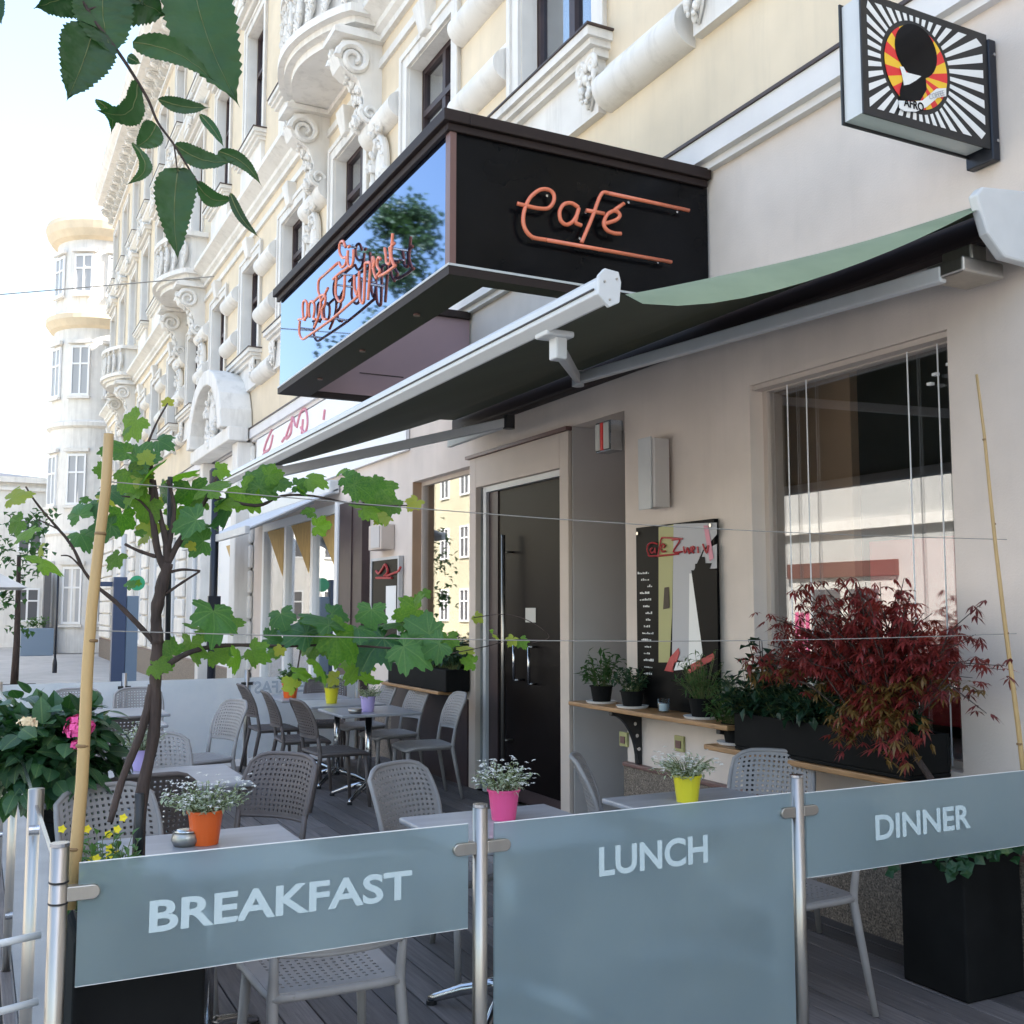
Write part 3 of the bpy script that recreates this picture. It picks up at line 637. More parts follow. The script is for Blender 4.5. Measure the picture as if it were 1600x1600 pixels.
house('opposite_house', 'yellow house across the street reflected in the far cafe window', -20, -11.5, 24.4, 50, 9.2, 'opp_yellow', 'E', 3, 2.3, z0=1.0, fh=2.9, group='houses across the street')
# ------------------------------------------------------------------ tree across the street (mirrored in the sign)
tt = thing('street_tree', 'tall leafy street tree across the road, mirrored in the mirror glass of the sign', 'tree', (-4.3, 23.4, -1.2))
obj('trunk', MB().tube([(0, 0, 0), (.05, 0, 3), (0, .1, 6), (.1, 0, 9)], [.22, .18, .13, .06], 10), 'bark', tt, smooth=True)
cr_ = MB(); q = random.Random(11)
for k in range(46):
    w = q.uniform(0, 6.28); zz = q.uniform(6.3, 12.3); rr = (1.75 * math.sin(math.pi * min(1, max(.05, (zz - 5.6) / 7.2)))) * q.uniform(.2, 1)
    c = Vector((rr * math.cos(w), rr * math.sin(w), zz))
    for j in range(110):
        d = Vector((q.gauss(0, 1), q.gauss(0, 1), q.gauss(0, 1))).normalized(); p = c + d * q.uniform(.05, .55)
        cr_.leaf(p, Vector((q.gauss(0, 1), q.gauss(0, 1), q.gauss(0, 1))), d, .15, .12)
obj('crown', cr_, 'tree_leaf', tt); tt.scale = (1.08, 1.08, 1.03)

# ------------------------------------------------------------------ box sign with neon script
SX0, SY0, SY1, SZ0, SZ1 = 2.29, 5.28, 9.0, 3.50, 4.37
S = thing('cafe_box_sign', 'big black box sign with orange neon script jutting out above the awning', 'sign', (3.2, 7.1, 3.5))
def relS(mb): mb.v = [(p[0] - 3.2, p[1] - 7.1, p[2] - 3.5) for p in mb.v]; return mb
for ye in (SY0, SY1 - .05): obj('side_panel', relS(bx((SX0 + .03, ye, SZ0 + .02), (XW - .02, ye + .05, SZ1 - .06))), 'sign_black', S)
obj('mirror_panel', relS(bx((SX0, SY0 + .05, SZ0 + .03), (SX0 + .03, SY1 - .02, SZ1 - .07))), 'sign_glass', S)
obj('top_cover', relS(MB().box((SX0 - .06, SY0 - .05, SZ1 - .03), (SX0 + .10, SY1 + .05, SZ1 + .04)).box((SX0 + .10, SY0 - .05, SZ1 - .03), (XW - .02, SY0 + .10, SZ1 + .04)).box((SX0 + .10, SY1 - .10, SZ1 - .03), (XW - .02, SY1 + .05, SZ1 + .04)).box((SX0 - .03, SY0 - .025, SZ1 - .075), (XW - .03, SY0 - .002, SZ1 - .031)).box((SX0 - .03, SY0 - .001, SZ1 - .075), (SX0 - .002, SY1 + .03, SZ1 - .031))), 'sign_frame', S, bevel=.005)
obj('bottom_rim', relS(MB().box((SX0 - .012, SY0 - .012, SZ0 - .03), (SX0 + .26, SY1, SZ0 + .02)).box((SX0 + .26, SY0 - .012, SZ0 - .03), (XW - .02, SY0 + .12, SZ0 + .02)).box((SX0 + .26, SY1 - .06, SZ0 - .03), (XW - .02, SY1, SZ0 + .02))), 'sign_frame', S)
obj('rim_trim', relS(MB().box((SX0 - .016, SY0 - .016, SZ0 + .021), (SX0 - .002, SY1, SZ0 + .034)).box((SX0 - .002, SY0 - .016, SZ0 + .021), (XW - .02, SY0 - .002, SZ0 + .034))), 'alu', S)
obj('corner_post', relS(bx((SX0 - .008, SY0 - .014, SZ0 + .034), (SX0 + .03, SY0 + .05, SZ1 - .075))), 'sign_edge', S)
obj('end_panel_lining', relS(bx((SX0 + .05, SY1 - .065, SZ0 + .021), (XW - .02, SY1 - .0502, SZ1 - .031))), 'mauve', S)
obj('panel_back', relS(bx((SX0 + .031, SY0 + .06, SZ0 + .03), (SX0 + .20, SY1 - .07, SZ1 - .09))), 'sign_frame', S)
p0 = at(562, 583, y=SY1 - .07); obj('lining_joint', relS(bx((p0.x, SY1 - .068, p0.z), (p0.x + .42, SY1 - .0655, p0.z + .008))), 'sign_frame', S)
for k in range(3):
    y = 6.1 + k * 1.05; obj('rim_highlight', relS(MB().lathe([(.022, 0), (.022, .012)], (SX0 + .13, y, SZ0 - .043), 12)), 'sign_edge', S)  # small discs standing in for faint highlights along the rim, no lamps
def smooth_path(pts, n=6):
    P = [Vector(p) for p in pts]; out = []
    for i in range(len(P) - 1):
        p0 = P[max(i - 1, 0)]; p1 = P[i]; p2 = P[i + 1]; p3 = P[min(i + 2, len(P) - 1)]
        for k in range(n):
            t = k / n; out.append(.5 * ((2 * p1) + (-p0 + p2) * t + (2 * p0 - 5 * p1 + 4 * p2 - p3) * t * t + (-p0 + 3 * p1 - 3 * p2 + p3) * t ** 3))
    out.append(P[-1]); return out
def neon_side(pts, sm=True):
    q = [at(780 + a / 3.81, b / 3.81, y=SY0 - .055) for a, b in pts]
    return smooth_path(q) if sm else q
strokes = [
    ([(108, 1212), (160, 1225), (230, 1240), (290, 1240), (322, 1205), (325, 1160), (295, 1130), (245, 1130), (190, 1170), (155, 1235), (142, 1310), (158, 1370), (200, 1413), (280, 1428)], True),
    ([(280, 1428), (1025, 1560)], False),
    ([(472, 1235), (430, 1210), (385, 1217), (360, 1260), (366, 1312), (398, 1337), (435, 1322), (462, 1280), (474, 1238), (460, 1290), (455, 1325), (490, 1343)], True),
    ([(1130, 1253), (650, 1150)], False), ([(650, 1150), (620, 1146), (600, 1170), (580, 1220), (555, 1290), (520, 1375), (490, 1445)], True),
    ([(518, 1252), (625, 1272)], False),
    ([(630, 1332), (690, 1312), (717, 1288), (706, 1263), (680, 1256), (642, 1280), (622, 1330), (640, 1368), (680, 1388), (725, 1392)], True),
    ([(685, 1252), (742, 1212)], False)]
nm = MB()
for p, s_ in strokes: nm.tube(neon_side(p, s_), .0125, 8)
obj('neon_script', relS(nm), 'neon', S, smooth=True)
sp = MB()
for a, b in ((195, 1422), (945, 1562), (1060, 1262), (285, 1165), (480, 1420), (770, 1205), (515, 1265), (640, 1150)):
    p = at(780 + a / 3.81, b / 3.81, y=SY0 - .05); sp.tube([p, (p.x, SY0, p.z)], .008, 6)
obj('neon_bracket', relS(sp), 'steel_bright', S)
fr_strokes = [
    [(130, 1195), (165, 1185), (215, 1200)], [(150, 1210), (142, 1300), (148, 1390), (185, 1440), (250, 1402)], [(250, 1402), (560, 1180), (880, 900)],
    [(195, 1180), (185, 1080), (190, 985), (215, 955), (240, 1000), (240, 1100), (232, 1165), (205, 1185)],
    [(270, 1165), (262, 1060), (275, 985), (310, 965), (330, 1010), (330, 1100), (318, 1175), (350, 1190)],
    [(625, 485), (440, 650)], [(440, 650), (390, 700), (378, 790), (385, 860), (410, 940), (405, 1060), (375, 1180), (330, 1290)],
    [(310, 985), (400, 900), (470, 880)], [(420, 960), (465, 900), (462, 1000), (425, 1080), (440, 1180), (480, 1190)], [(470, 860), (500, 800)],
    [(565, 690), (640, 620), (760, 540)], [(610, 660), (600, 760), (600, 890), (645, 968), (690, 930), (705, 800), (712, 640)],
    [(720, 290), (690, 215), (650, 250), (645, 350), (680, 420), (730, 420), (720, 500), (670, 540), (640, 480)],
    [(750, 330), (745, 430), (755, 515), (790, 530), (815, 470), (820, 320)], [(755, 290), (770, 275)],
    [(830, 640), (835, 800), (860, 880), (885, 790), (890, 590), (890, 780), (905, 950), (945, 980), (955, 800), (965, 490)], [(965, 490), (1030, 500), (1015, 750), (1000, 950)],
    [(1060, 560), (1085, 480), (1060, 420), (1075, 600), (1110, 680)], [(1160, 440), (1130, 420), (1115, 520), (1150, 590), (1120, 640)],
    [(1210, 300), (1225, 400), (1235, 485), (1280, 480), (1275, 290)], [(1310, 120), (1300, 250), (1290, 400), (1330, 530)], [(1140, 655), (1240, 600), (1345, 520)], [(1270, 300), (1330, 240)]]
nf = MB()
for p in fr_strokes:
    q_ = [at(450 + a / 8, 350 + b / 8, x=SX0 - .06) for a, b in p]
    nf.tube(smooth_path(q_, 5) if len(p) > 2 else q_, .0105, 8)
obj('neon_script', relS(nf), 'neon', S, smooth=True)
sp = MB()
for a, b in ((150, 1300), (250, 1402), (560, 1180), (640, 620), (605, 760), (650, 260), (890, 700), (1010, 750), (1230, 420), (1290, 300)):
    p = at(450 + a / 8, 350 + b / 8, x=SX0 - .06); sp.tube([p, (SX0, p.y, p.z)], .008, 6)
obj('neon_bracket', relS(sp), 'steel_bright', S)

# ------------------------------------------------------------------ green folding arm awning
AY0, AY1 = 2.96, 9.0
Aw = thing('folding_awning', 'dark green folding arm awning over the cafe terrace', 'awning', (3.9, 6, 3.2))
def relO(mb, o): mb.v = [(p[0] - o[0], p[1] - o[1], p[2] - o[2]) for p in mb.v]; return mb
ao = (3.9, 6, 3.2)
NX, NY = 14, 70; cl = MB(); vs = []
for j in range(NY + 1):
    t = j / NY; y = AY0 + .02 + (AY1 - AY0 - .04) * t ** 1.8
    e = y - AY0
    for i in range(NX + 1):
        s_ = i / NX; x = 1.87 + (3.95 - 1.87) * s_; z = 2.715 + (3.375 - 2.715) * min(1, s_ * 1.08)
        droop = .165 * math.sin(math.pi * s_ ** .62) ** .9 * math.exp(-(e / .13) ** 1.3)
        droop += .03 * math.sin(math.pi * s_) + .006 * math.sin(y * 3 + s_ * 5) * math.sin(math.pi * s_)
        vs.append((x, y, z - droop))
fs = [(j * (NX + 1) + i, j * (NX + 1) + i + 1, (j + 1) * (NX + 1) + i + 1, (j + 1) * (NX + 1) + i) for j in range(NY) for i in range(NX)]
cl.add(vs, fs)
obj('awning_fabric', relO(cl, ao), 'awning_cloth', Aw, smooth=True)
rl = MB()
prof = [(-.038, -.02), (-.034, .032), (-.014, .052), (.032, .048), (.040, .02), (.034, -.034), (.0, -.05)]
rl.prism([(1.86 + a, AY0, 2.69 + b) for a, b in prof], (0, AY1 - AY0, 0))
obj('front_rail', relO(rl, ao), 'white_metal', Aw, bevel=.004)
obj('rail_groove', relO(bx((1.818, AY0 + .02, 2.688), (1.828, AY1 - .02, 2.694)), ao), 'dark', Aw)
for ye in (AY0 - .018, AY1): obj('rail_end_cap', relO(MB().prism([(1.86 + a * 1.2, ye, 2.69 + b * 1.3) for a, b in prof], (0, .018, 0)), ao), 'white_metal', Aw, bevel=.004)
for dx, dz in ((-.02, .02), (.028, .035), (0, -.04)):
    obj('screw', relO(MB().tube([(1.86 + dx, AY0 - .022, 2.69 + dz), (1.86 + dx, AY0 - .017, 2.69 + dz)], .004, 8), ao), 'steel', Aw)
cs = MB(); cs.box((3.97, AY0 + .04, 3.27), (XW - .01, AY1 + .1, 3.40))
obj('cassette', relO(cs, ao), 'sign_frame', Aw, bevel=.02)  # dark colour stands in for the shadow where the awning meets the wall
ce = MB(); ce.prism([(3.70, AY0 - .0, 3.36), (3.74, AY0, 3.40), (XW - .005, AY0, 3.44), (XW - .005, AY0, 3.10), (3.86, AY0, 3.11), (3.76, AY0, 3.20)], (0, .05, 0))
obj('cassette_end_cap', relO(ce, ao), 'white_metal', Aw, bevel=.01)
obj('shoulder_bracket', relO(MB().box((3.72, AY0 + .10, 3.06), (3.98, AY0 + .30, 3.13)).box((3.80, AY0 + .12, 3.12), (3.9, AY0 + .28, 3.2)), ao), 'steel', Aw, bevel=.01)
def arm(mb, a, b, w, h):
    a = Vector(a); b = Vector(b); d = (b - a).normalized(); s_ = d.cross(Vector((0, 0, 1))).normalized(); u_ = s_.cross(d)
    c = [(-w, -h), (w, -h), (w, h), (-w, h)]
    mb.prism([a + s_ * p + u_ * q_ for p, q_ in c], b - a)
sh = (3.74, AY0 + .22, 3.08); el = tuple(at(903, 592, x=3.5)); rj = (1.93, 3.42, 2.60)
obj('upper_arm', relO((lambda m_: (arm(m_, sh, el, .024, .036), m_)[1])(MB()), ao), 'white_metal', Aw, bevel=.008)
obj('lower_arm', relO((lambda m_: (arm(m_, el, rj, .018, .030), m_)[1])(MB()), ao), 'alu', Aw, bevel=.006)
obj('elbow_joint', relO(MB().tube([(el[0], el[1], el[2] - .05), (el[0], el[1], el[2] + .05)], .04, 14), ao), 'alu', Aw)
obj('rail_joint', relO(MB().box((1.90, 3.38, 2.55), (1.95, 3.44, 2.66)).box((1.85, 3.36, 2.63), (1.97, 3.46, 2.655)), ao), 'white_metal', Aw, bevel=.008)
el2 = (3.5, 6.95, 3.0); rj2 = (1.93, 7.55, 2.60); sh2 = (3.78, 8.7, 3.10)
obj('lower_arm', relO((lambda m_: (arm(m_, el2, rj2, .022, .034), m_)[1])(MB()), ao), 'alu', Aw, bevel=.006)
obj('upper_arm', relO((lambda m_: (arm(m_, el2, sh2, .022, .034), m_)[1])(MB()), ao), 'alu', Aw, bevel=.006)
obj('elbow_joint', relO(MB().tube([(el2[0], el2[1], el2[2] - .05), (el2[0], el2[1], el2[2] + .05)], .045, 14), ao), 'black_metal', Aw)
obj('rail_joint', relO(MB().box((1.90, 7.52, 2.55), (1.96, 7.58, 2.65)), ao), 'white_metal', Aw, bevel=.008)

# neighbour's awning and name board
Na = thing('shop_awning', 'small pale grey shop awning beyond the cafe behind the vine leaves', 'awning', (4.0, 15, 3.1))
no = (4.0, 15, 3.1); n1 = MB()
a0, a1 = 12.9, 17.3
n1.prism([(4.08, a0, 3.12), (2.95, a0, 2.58), (2.95, a1, 2.58), (4.08, a1, 3.12)], (0, 0, .02))
obj('awning_fabric', relO(n1, no), 'awning_grey', Na)
obj('front_rail', relO(bx((2.90, a0, 2.52), (2.96, a1, 2.62)), no), 'alu', Na, bevel=.008)
obj('cassette', relO(bx((3.95, a0, 3.07), (4.09, a1, 3.24)), no), 'white_metal', Na, bevel=.02)
for y in (13.6, 16.5): obj('folding_arm', relO((lambda m_: (arm(m_, (3.95, y, 3.02), (2.95, y + .3, 2.56), .02, .03), m_)[1])(MB()), no), 'alu', Na)
Nb = thing('shop_name_board', 'white shop name board with faint pink handwriting above the grey awning', 'sign', (4.07, 14, 3.9))
bo_ = (4.07, 14, 3.9)
obj('board', relO(bx((4.05, 10.5, 3.30), (4.094, 17.3, 4.38)), bo_), 'white', Nb, bevel=.005)
pk = MB()
for pts in ([(425, 672), (417, 690), (413, 706), (422, 700), (427, 680)], [(458, 655), (452, 668), (447, 685), (455, 676), (457, 652), (462, 665)], [(464, 668), (470, 645), (478, 640), (481, 660), (477, 676), (470, 668)], [(474, 655), (472, 678)], [(508, 640), (506, 656)], [(445, 684), (441, 690)], [(415, 705), (411, 712)]):
    q_ = [at(a, b, x=4.045) for a, b in pts]; pk.tube(smooth_path(q_, 5) if len(q_) > 2 else q_, .022, 6)
obj('pink_lettering', relO(pk, bo_), 'print_pink', Nb)

# ------------------------------------------------------------------ projecting sign with sun rays
Y0 = 3.15
P = thing('projecting_sign', 'square black and white ray sign with a red and yellow portrait oval and ribbon', 'sign', (3.7, Y0, 3.95))
po_ = (3.7, Y0, 3.95)
px0, px1, pz0, pz1 = 3.262, 4.045, 3.70, 4.245
def plate(mb, y0, y1): mb.box((px0, y0, pz0), (px1, y1, pz1))
obj('front_plate', relO(bx((px0, Y0, pz0), (px1, Y0 + .008, pz1)), po_), 'black_metal', P)
obj('rear_plate', relO(bx((px0, Y0 + .12, pz0), (px1, Y0 + .128, pz1)), po_), 'black_metal', P)
obj('light_box', relO(bx((px0 + .012, Y0 + .009, pz0 + .012), (px1 - .02, Y0 + .119, pz1 - .012)), po_), 'white_metal', P)
obj('wall_bracket', relO(MB().box((px1 - .0, Y0 - .01, pz0 - .05), (4.094, Y0 + .14, pz1 - .02)), po_), 'navy_metal', P, bevel=.006)
for z in (3.74, 4.15): obj('screw', relO(MB().tube([(4.072, Y0 - .018, z), (4.072, Y0 - .008, z)], .008, 8), po_), 'steel_bright', P)
c = at(1431, 106, y=Y0); ra = .200; rz = .198
ray = MB(); m_ = .035
for k in range(38):
    a0_ = 2 * math.pi * (k - .26) / 38; a1_ = 2 * math.pi * (k + .26) / 38
    pts = []
    for a_ in (a0_, a1_):
        dx, dz = math.cos(a_), math.sin(a_)
        tx = ((px1 - m_ - c.x) / dx) if dx > 1e-6 else ((px0 + m_ - c.x) / dx) if dx < -1e-6 else 9
        tz = ((pz1 - m_ - c.z) / dz) if dz > 1e-6 else ((pz0 + m_ - c.z) / dz) if dz < -1e-6 else 9
        pts.append((min(tx, tz), dx, dz))
    r0 = 1 / math.sqrt((pts[0][1] / (ra + .012)) ** 2 + (pts[0][2] / (rz + .012)) ** 2)
    if min(pts[0][0], pts[1][0]) < r0 + .006: continue
    P4 = [(c.x + r0 * pts[0][1], Y0 - .002, c.z + r0 * pts[0][2]), (c.x + pts[0][0] * pts[0][1], Y0 - .002, c.z + pts[0][0] * pts[0][2]), (c.x + pts[1][0] * pts[1][1], Y0 - .002, c.z + pts[1][0] * pts[1][2]), (c.x + r0 * pts[1][1], Y0 - .002, c.z + r0 * pts[1][2])]
    ray.prism(P4, (0, .0018, 0))
obj('white_rays', relO(ray, po_), 'print_white', P)
for nm_, off in (('red_sectors', 0), ('yellow_sectors', 1)):
    sct = MB(); cx_, cz_ = c.x + .01, c.z - .03
    for k in range(off, 24, 2):
        pts = [(cx_, Y0 - .004, cz_)]
        for q_ in range(5):
            w = 2 * math.pi * (k + q_ / 4) / 24; dx, dz = math.cos(w), math.sin(w)
            lo, hi = 0, .4
            for _ in range(30):
                md = (lo + hi) / 2
                if ((cx_ + md * dx - c.x) / (ra * .95)) ** 2 + ((cz_ + md * dz - c.z) / (rz * .95)) ** 2 < 1: lo = md
                else: hi = md
            pts.append((cx_ + lo * dx, Y0 - .004, cz_ + lo * dz))
        sct.prism(pts, (0, .0018, 0))
    obj(nm_, relO(sct, po_), 'red' if off == 0 else 'yellow', P)
def ell(cx_, cz_, a_, b_, y, n_=32, rot=0): return [(cx_ + a_ * math.cos(w) * math.cos(rot) - b_ * math.sin(w) * math.sin(rot), y, cz_ + a_ * math.cos(w) * math.sin(rot) + b_ * math.sin(w) * math.cos(rot)) for w in [2 * math.pi * k / n_ for k in range(n_)]]
hp = at(1430, 81, y=Y0); bl = MB(); bl.prism(ell(hp.x, hp.z, .128, .122, Y0 - .006), (0, .0015, 0))
def sgn(pts, y): return [tuple(at(1330 + a / 5.926, b / 5.926, y=y)) for a, b in pts]
bl.prism(sgn([(455, 830), (480, 740), (560, 745), (650, 690), (690, 720), (700, 830), (640, 930), (450, 930)], Y0 - .007), (0, .0008, 0))
obj('black_silhouette', relO(bl, po_), 'sign_black', P)
fc = MB(); fc.prism(sgn([(450, 615), (485, 618), (510, 670), (650, 705), (600, 745), (540, 780), (490, 790), (470, 680)], Y0 - .009), (0, .001, 0))
obj('white_collar', relO(fc, po_), 'print_white', P)
rb = MB(); rb.prism(sgn([(445, 930), (560, 940), (660, 930), (790, 820), (880, 815), (880, 890), (800, 905), (700, 990), (600, 1035), (500, 1030), (445, 1000)], Y0 - .011), (0, .001, 0))
obj('ribbon', relO(rb, po_), 'print_white', P)
tp = at(1330 + 560 / 5.926, 985 / 5.926, y=Y0)
text_obj('AFRO', .052, 'sign_black', P, Matrix.Translation(Vector(tp) - Vector(po_) + Vector((0, -.0135, 0))) @ FACE_S, .0012, .0005, .9)
tp = at(1330 + 770 / 5.926, 893 / 5.926, y=Y0)
text_obj('COFFEE', .034, 'print_grey', P, Matrix.Translation(Vector(tp) - Vector(po_) + Vector((0, -.0135, 0))) @ FACE_S @ Matrix.Rotation(R(24), 4, 'Z'), .0, .0005, .9)

# ------------------------------------------------------------------ things on the wall
o_ = at(975, 681, x=XW - .06)
lb = thing('emergency_light', 'small clear wall light with a red strip at the corner beside the entrance recess', 'lamp', (XW, 6.42, 2.85))
obj('housing', MB().box((-.11, -.10, -.11), (-.0, .10, .11)), 'glass_upper', lb, bevel=.006)
obj('white_plate', MB().box((-.118, -.085, -.095), (-.111, -.02, .095)).box((-.118, .03, -.095), (-.111, .09, .095)), 'paper', lb)
obj('red_strip', bx((-.121, -.012, -.10), (-.1105, .018, .10)), 'red', lb)
wl_ = thing('wall_lamp', 'tall narrow light grey up and down wall lamp above the poster board', 'lamp', (XW, 5.80, 2.5))
obj('housing', bx((-.15, -.085, -.22), (-.03, .085, .24)), 'reveal_grey', wl_, bevel=.006)
obj('front_cover', bx((-.165, -.06, -.23), (-.151, .088, .25)), 'alu', wl_, bevel=.004)
obj('mount', bx((-.03, -.05, -.12), (-.002, .05, .12)), 'sign_edge', wl_)
pb = thing('poster_board', 'tall glossy black poster board with red script leaning behind the plant shelf', 'poster', (XW - .03, 5.65, 1.6))
pbo = (XW - .03, 5.65, 1.6); bX = XW - .045
obj('board', relO(bx((bX, 5.235, .96), (XW - .012, 6.10, 2.17)), pbo), 'board_black', pb)
def bp_(pts, m_, nm_, k=1):
    q_ = [at(990 + a / 10, 800 + b / 10, x=bX - .0015 * k) for a, b in pts]
    obj(nm_, relO(MB().prism(q_, (.001, 0, 0)), pbo), m_, pb)
bp_([(390, 240), (625, 195), (600, 1600), (560, 2350), (390, 2350)], 'print_olive', 'olive_band')
bp_([(625, 190), (1300, 165), (1300, 350), (1080, 600), (900, 1000), (870, 2350), (600, 2300)], 'print_grey', 'grey_band')
bp_([(1100, 600), (1300, 500), (1300, 880), (1000, 900)], 'print_grey', 'grey_patch', 1)
bp_([(870, 960), (920, 960), (1080, 2230), (980, 2420), (860, 2400)], 'print_white', 'white_wedge', 2)
bp_([(900, 910), (1300, 900), (1320, 2500), (1180, 2500), (1080, 2200)], 'board_black', 'black_dress', 3)
bp_([(1030, 700), (1110, 700), (1120, 800), (1220, 800), (1180, 900), (960, 900), (960, 810), (1030, 800)], 'board_black', 'black_figure', 4)
bp_([(480, 1180), (550, 1170), (560, 1500), (460, 1520)], 'interior', 'dark_figure', 4)
bp_([(1090, 210), (1160, 210), (1250, 720), (1190, 770)], 'print_pink', 'red_stroke', 4)
bp_([(560, 2280), (700, 2120), (720, 2200), (620, 2500), (480, 2480)], 'print_red', 'red_dish', 4)
bp_([(820, 2420), (1250, 2200), (1260, 2300), (860, 2530)], 'print_red', 'red_dish', 4)
bp_([(640, 2350), (860, 2330), (900, 2450), (600, 2480)], 'print_white', 'white_plate', 4)
for pts in ([(370, 500), (300, 480), (240, 500), (210, 560), (230, 650), (280, 690), (700, 655)], [(290, 560), (260, 600), (290, 640), (330, 600), (330, 560), (340, 640)], [(470, 400), (430, 420), (400, 560), (380, 700)], [(470, 400), (760, 420)], [(450, 560), (490, 530), (450, 500), (420, 560), (450, 620), (500, 610)],
            [(600, 440), (720, 440), (620, 620), (760, 620)], [(780, 540), (800, 640), (840, 560), (870, 650), (900, 540)], [(920, 600), (950, 560), (920, 540), (905, 600), (940, 640)], [(1000, 540), (1010, 640)], [(1080, 500), (1140, 640), (1160, 520)]):
    q_ = [at(990 + a / 10, 800 + b / 10, x=bX - .012) for a, b in pts]; obj('red_script', relO(MB().tube(smooth_path(q_, 4), .006, 5), pbo), 'print_red', pb)
wr = MB(); q = random.Random(2)
for k in range(16):
    z = 1.85 - k * .045; y = 5.90 + q.uniform(0, .05); L = q.uniform(.06, .16)
    for j in range(int(L / .02)):
        wr.box((bX - .004, y + j * .02, z), (bX - .001, y + j * .02 + q.uniform(.006, .014), z + q.uniform(.006, .016)))
tag(obj('small_print', relO(wr, pbo), 'print_white', pb), kind='stuff')
for y, z in ((6.07, 2.13), (5.26, 2.13)): obj('stud', relO(MB().tube([(bX - .012, y, z), (bX, y, z)], .012, 10), pbo), 'steel_bright', pb)
mbd = thing('menu_board', 'framed black menu board with red script and a bright sheet left of the entrance', 'poster', (XW - .03, 11.1, 1.7))
mo = (XW - .03, 11.1, 1.7)
obj('board', relO(bx((XW - .05, 10.68, 1.25), (XW - .01, 11.52, 2.15)), mo), 'board_black', mbd)
obj('frame', relO(MB().box((XW - .06, 10.65, 1.22), (XW - .01, 10.68, 2.18)).box((XW - .06, 11.52, 1.22), (XW - .01, 11.55, 2.18)).box((XW - .06, 10.68, 2.15), (XW - .01, 11.52, 2.18)), mo), 'alu', mbd)
obj('menu_sheet', relO(bx((XW - .054, 10.74, 1.43), (XW - .0505, 11.05, 1.86)), mo), 'print_white', mbd)
for pts in ([(588, 892), (592, 896), (598, 888), (602, 882), (606, 893), (600, 900)], [(588, 903), (612, 903)], [(604, 900), (614, 896), (622, 893), (626, 886)]):
    obj('red_script', relO(MB().tube(smooth_path([at(a, b, x=XW - .06) for a, b in pts], 4), .014, 5), mo), 'print_red', mbd)
vb = thing('wall_box', 'small grey wall box mounted above the menu board', 'box', (XW, 11.15, 2.42))
obj('housing', bx((-.16, -.22, -.16), (-.001, .2, .12)), 'portal', vb, bevel=.01); obj('cover', bx((-.17, -.18, -.14), (-.161, .1, .1)), 'reveal_grey', vb, bevel=.004)
for uu, lab in ((648, 'small socket cover under the left bracket of the plant shelf'), (1062, 'square wall socket in the middle of the wall under the plant shelf')):
    p = at(uu if uu > 900 else 975, 1162 if uu > 900 else 1155, x=XW - .01)
    w_ = thing('wall_socket', lab, 'socket', (XW, p.y, p.z)); obj('plate', bx((-.018, -.05, -.05), (-.001, .05, .05)), 'print_olive', w_, bevel=.004); obj('insert', bx((-.024, -.025, -.028), (-.0185, .03, .02)), 'sign_edge', w_)

# plant shelf with cast brackets
def wood_shelf(name, label, y0, y1, z, x0, brk, t=.03):
    s_ = thing(name, label, 'shelf', (XW, (y0 + y1) / 2, z)); oo = (XW, (y0 + y1) / 2, z)
    obj('board', relO(bx((x0, y0, z - t), (XW - .002, y1, z)), oo), 'wood_shelf', s_, bevel=.006)
    for yb in brk:
        m_ = MB(); prof_ = [(-.24, -.0), (-.24, -.03)]
        for k in range(9):
            w = math.pi / 2 * k / 8; prof_.append((-.035 - .19 * (1 - math.sin(w)) ** 1.0, -.03 - .33 * (1 - math.cos(w)) ** .9))
        prof_ += [(0, -.40), (0, 0)]
        m_.prism([(a, yb - .02 - oo[1], b - t) for a, b in prof_], (0, .04, 0)); o = obj('bracket', m_, 'black_metal', s_, bevel=.004)
        for a, b in ((-.06, -.09), (-.045, -.17), (-.03, -.26)):
            obj('rivet', MB().tube([(a, yb - oo[1] - .028, b - t), (a, yb - oo[1] - .02, b - t)], .013, 10), 'steel_bright', o)
    return s_
wood_shelf('plant_shelf', 'honey brown wooden wall shelf on curved black brackets under the poster board', 4.86, 6.66, .955, XW - .27, (4.98, 6.14))
wood_shelf('sill_board', 'wooden window board carrying the planting trough and red maple', 3.35, 5.04, .835, XW - .30, ())

def pot_mesh(r0, r1, h, n=24): return MB().lathe([(r0 * .2, 0), (r0, 0), (r1 * .98, h * .93), (r1 * 1.06, h * .93), (r1 * 1.06, h), (r1 * .93, h), (r1 * .9, h * .85), (.001, h * .85)], n=n, cap=False)
def tuft(mb, c, n, h, spread, L, W, q, droop=.3, stems=True):
    for k in range(n):
        w = q.uniform(0, 6.28); r_ = spread * math.sqrt(q.random()); top = Vector((c[0] + r_ * math.cos(w), c[1] + r_ * math.sin(w), c[2] + h * q.uniform(.35, 1) * (1 - .35 * (r_ / spread) ** 2)))
        base = Vector((c[0] + r_ * .25 * math.cos(w), c[1] + r_ * .25 * math.sin(w), c[2]))
        if stems: mb.k = 1; mb.tube([base, (base + top) / 2 + Vector((0, 0, .02)), top], [.002, .0018, .001], 4, cap=False)
        mb.k = 0
        for j in range(7):
            t = .3 + .7 * j / 6; p = base.lerp(top, t); d = Vector((q.gauss(0, 1), q.gauss(0, 1), q.gauss(0, .6) + .2)); mb.leaf(p, d, Vector((0, 0, 1)), L * q.uniform(.6, 1.2), W * q.uniform(.7, 1.2))
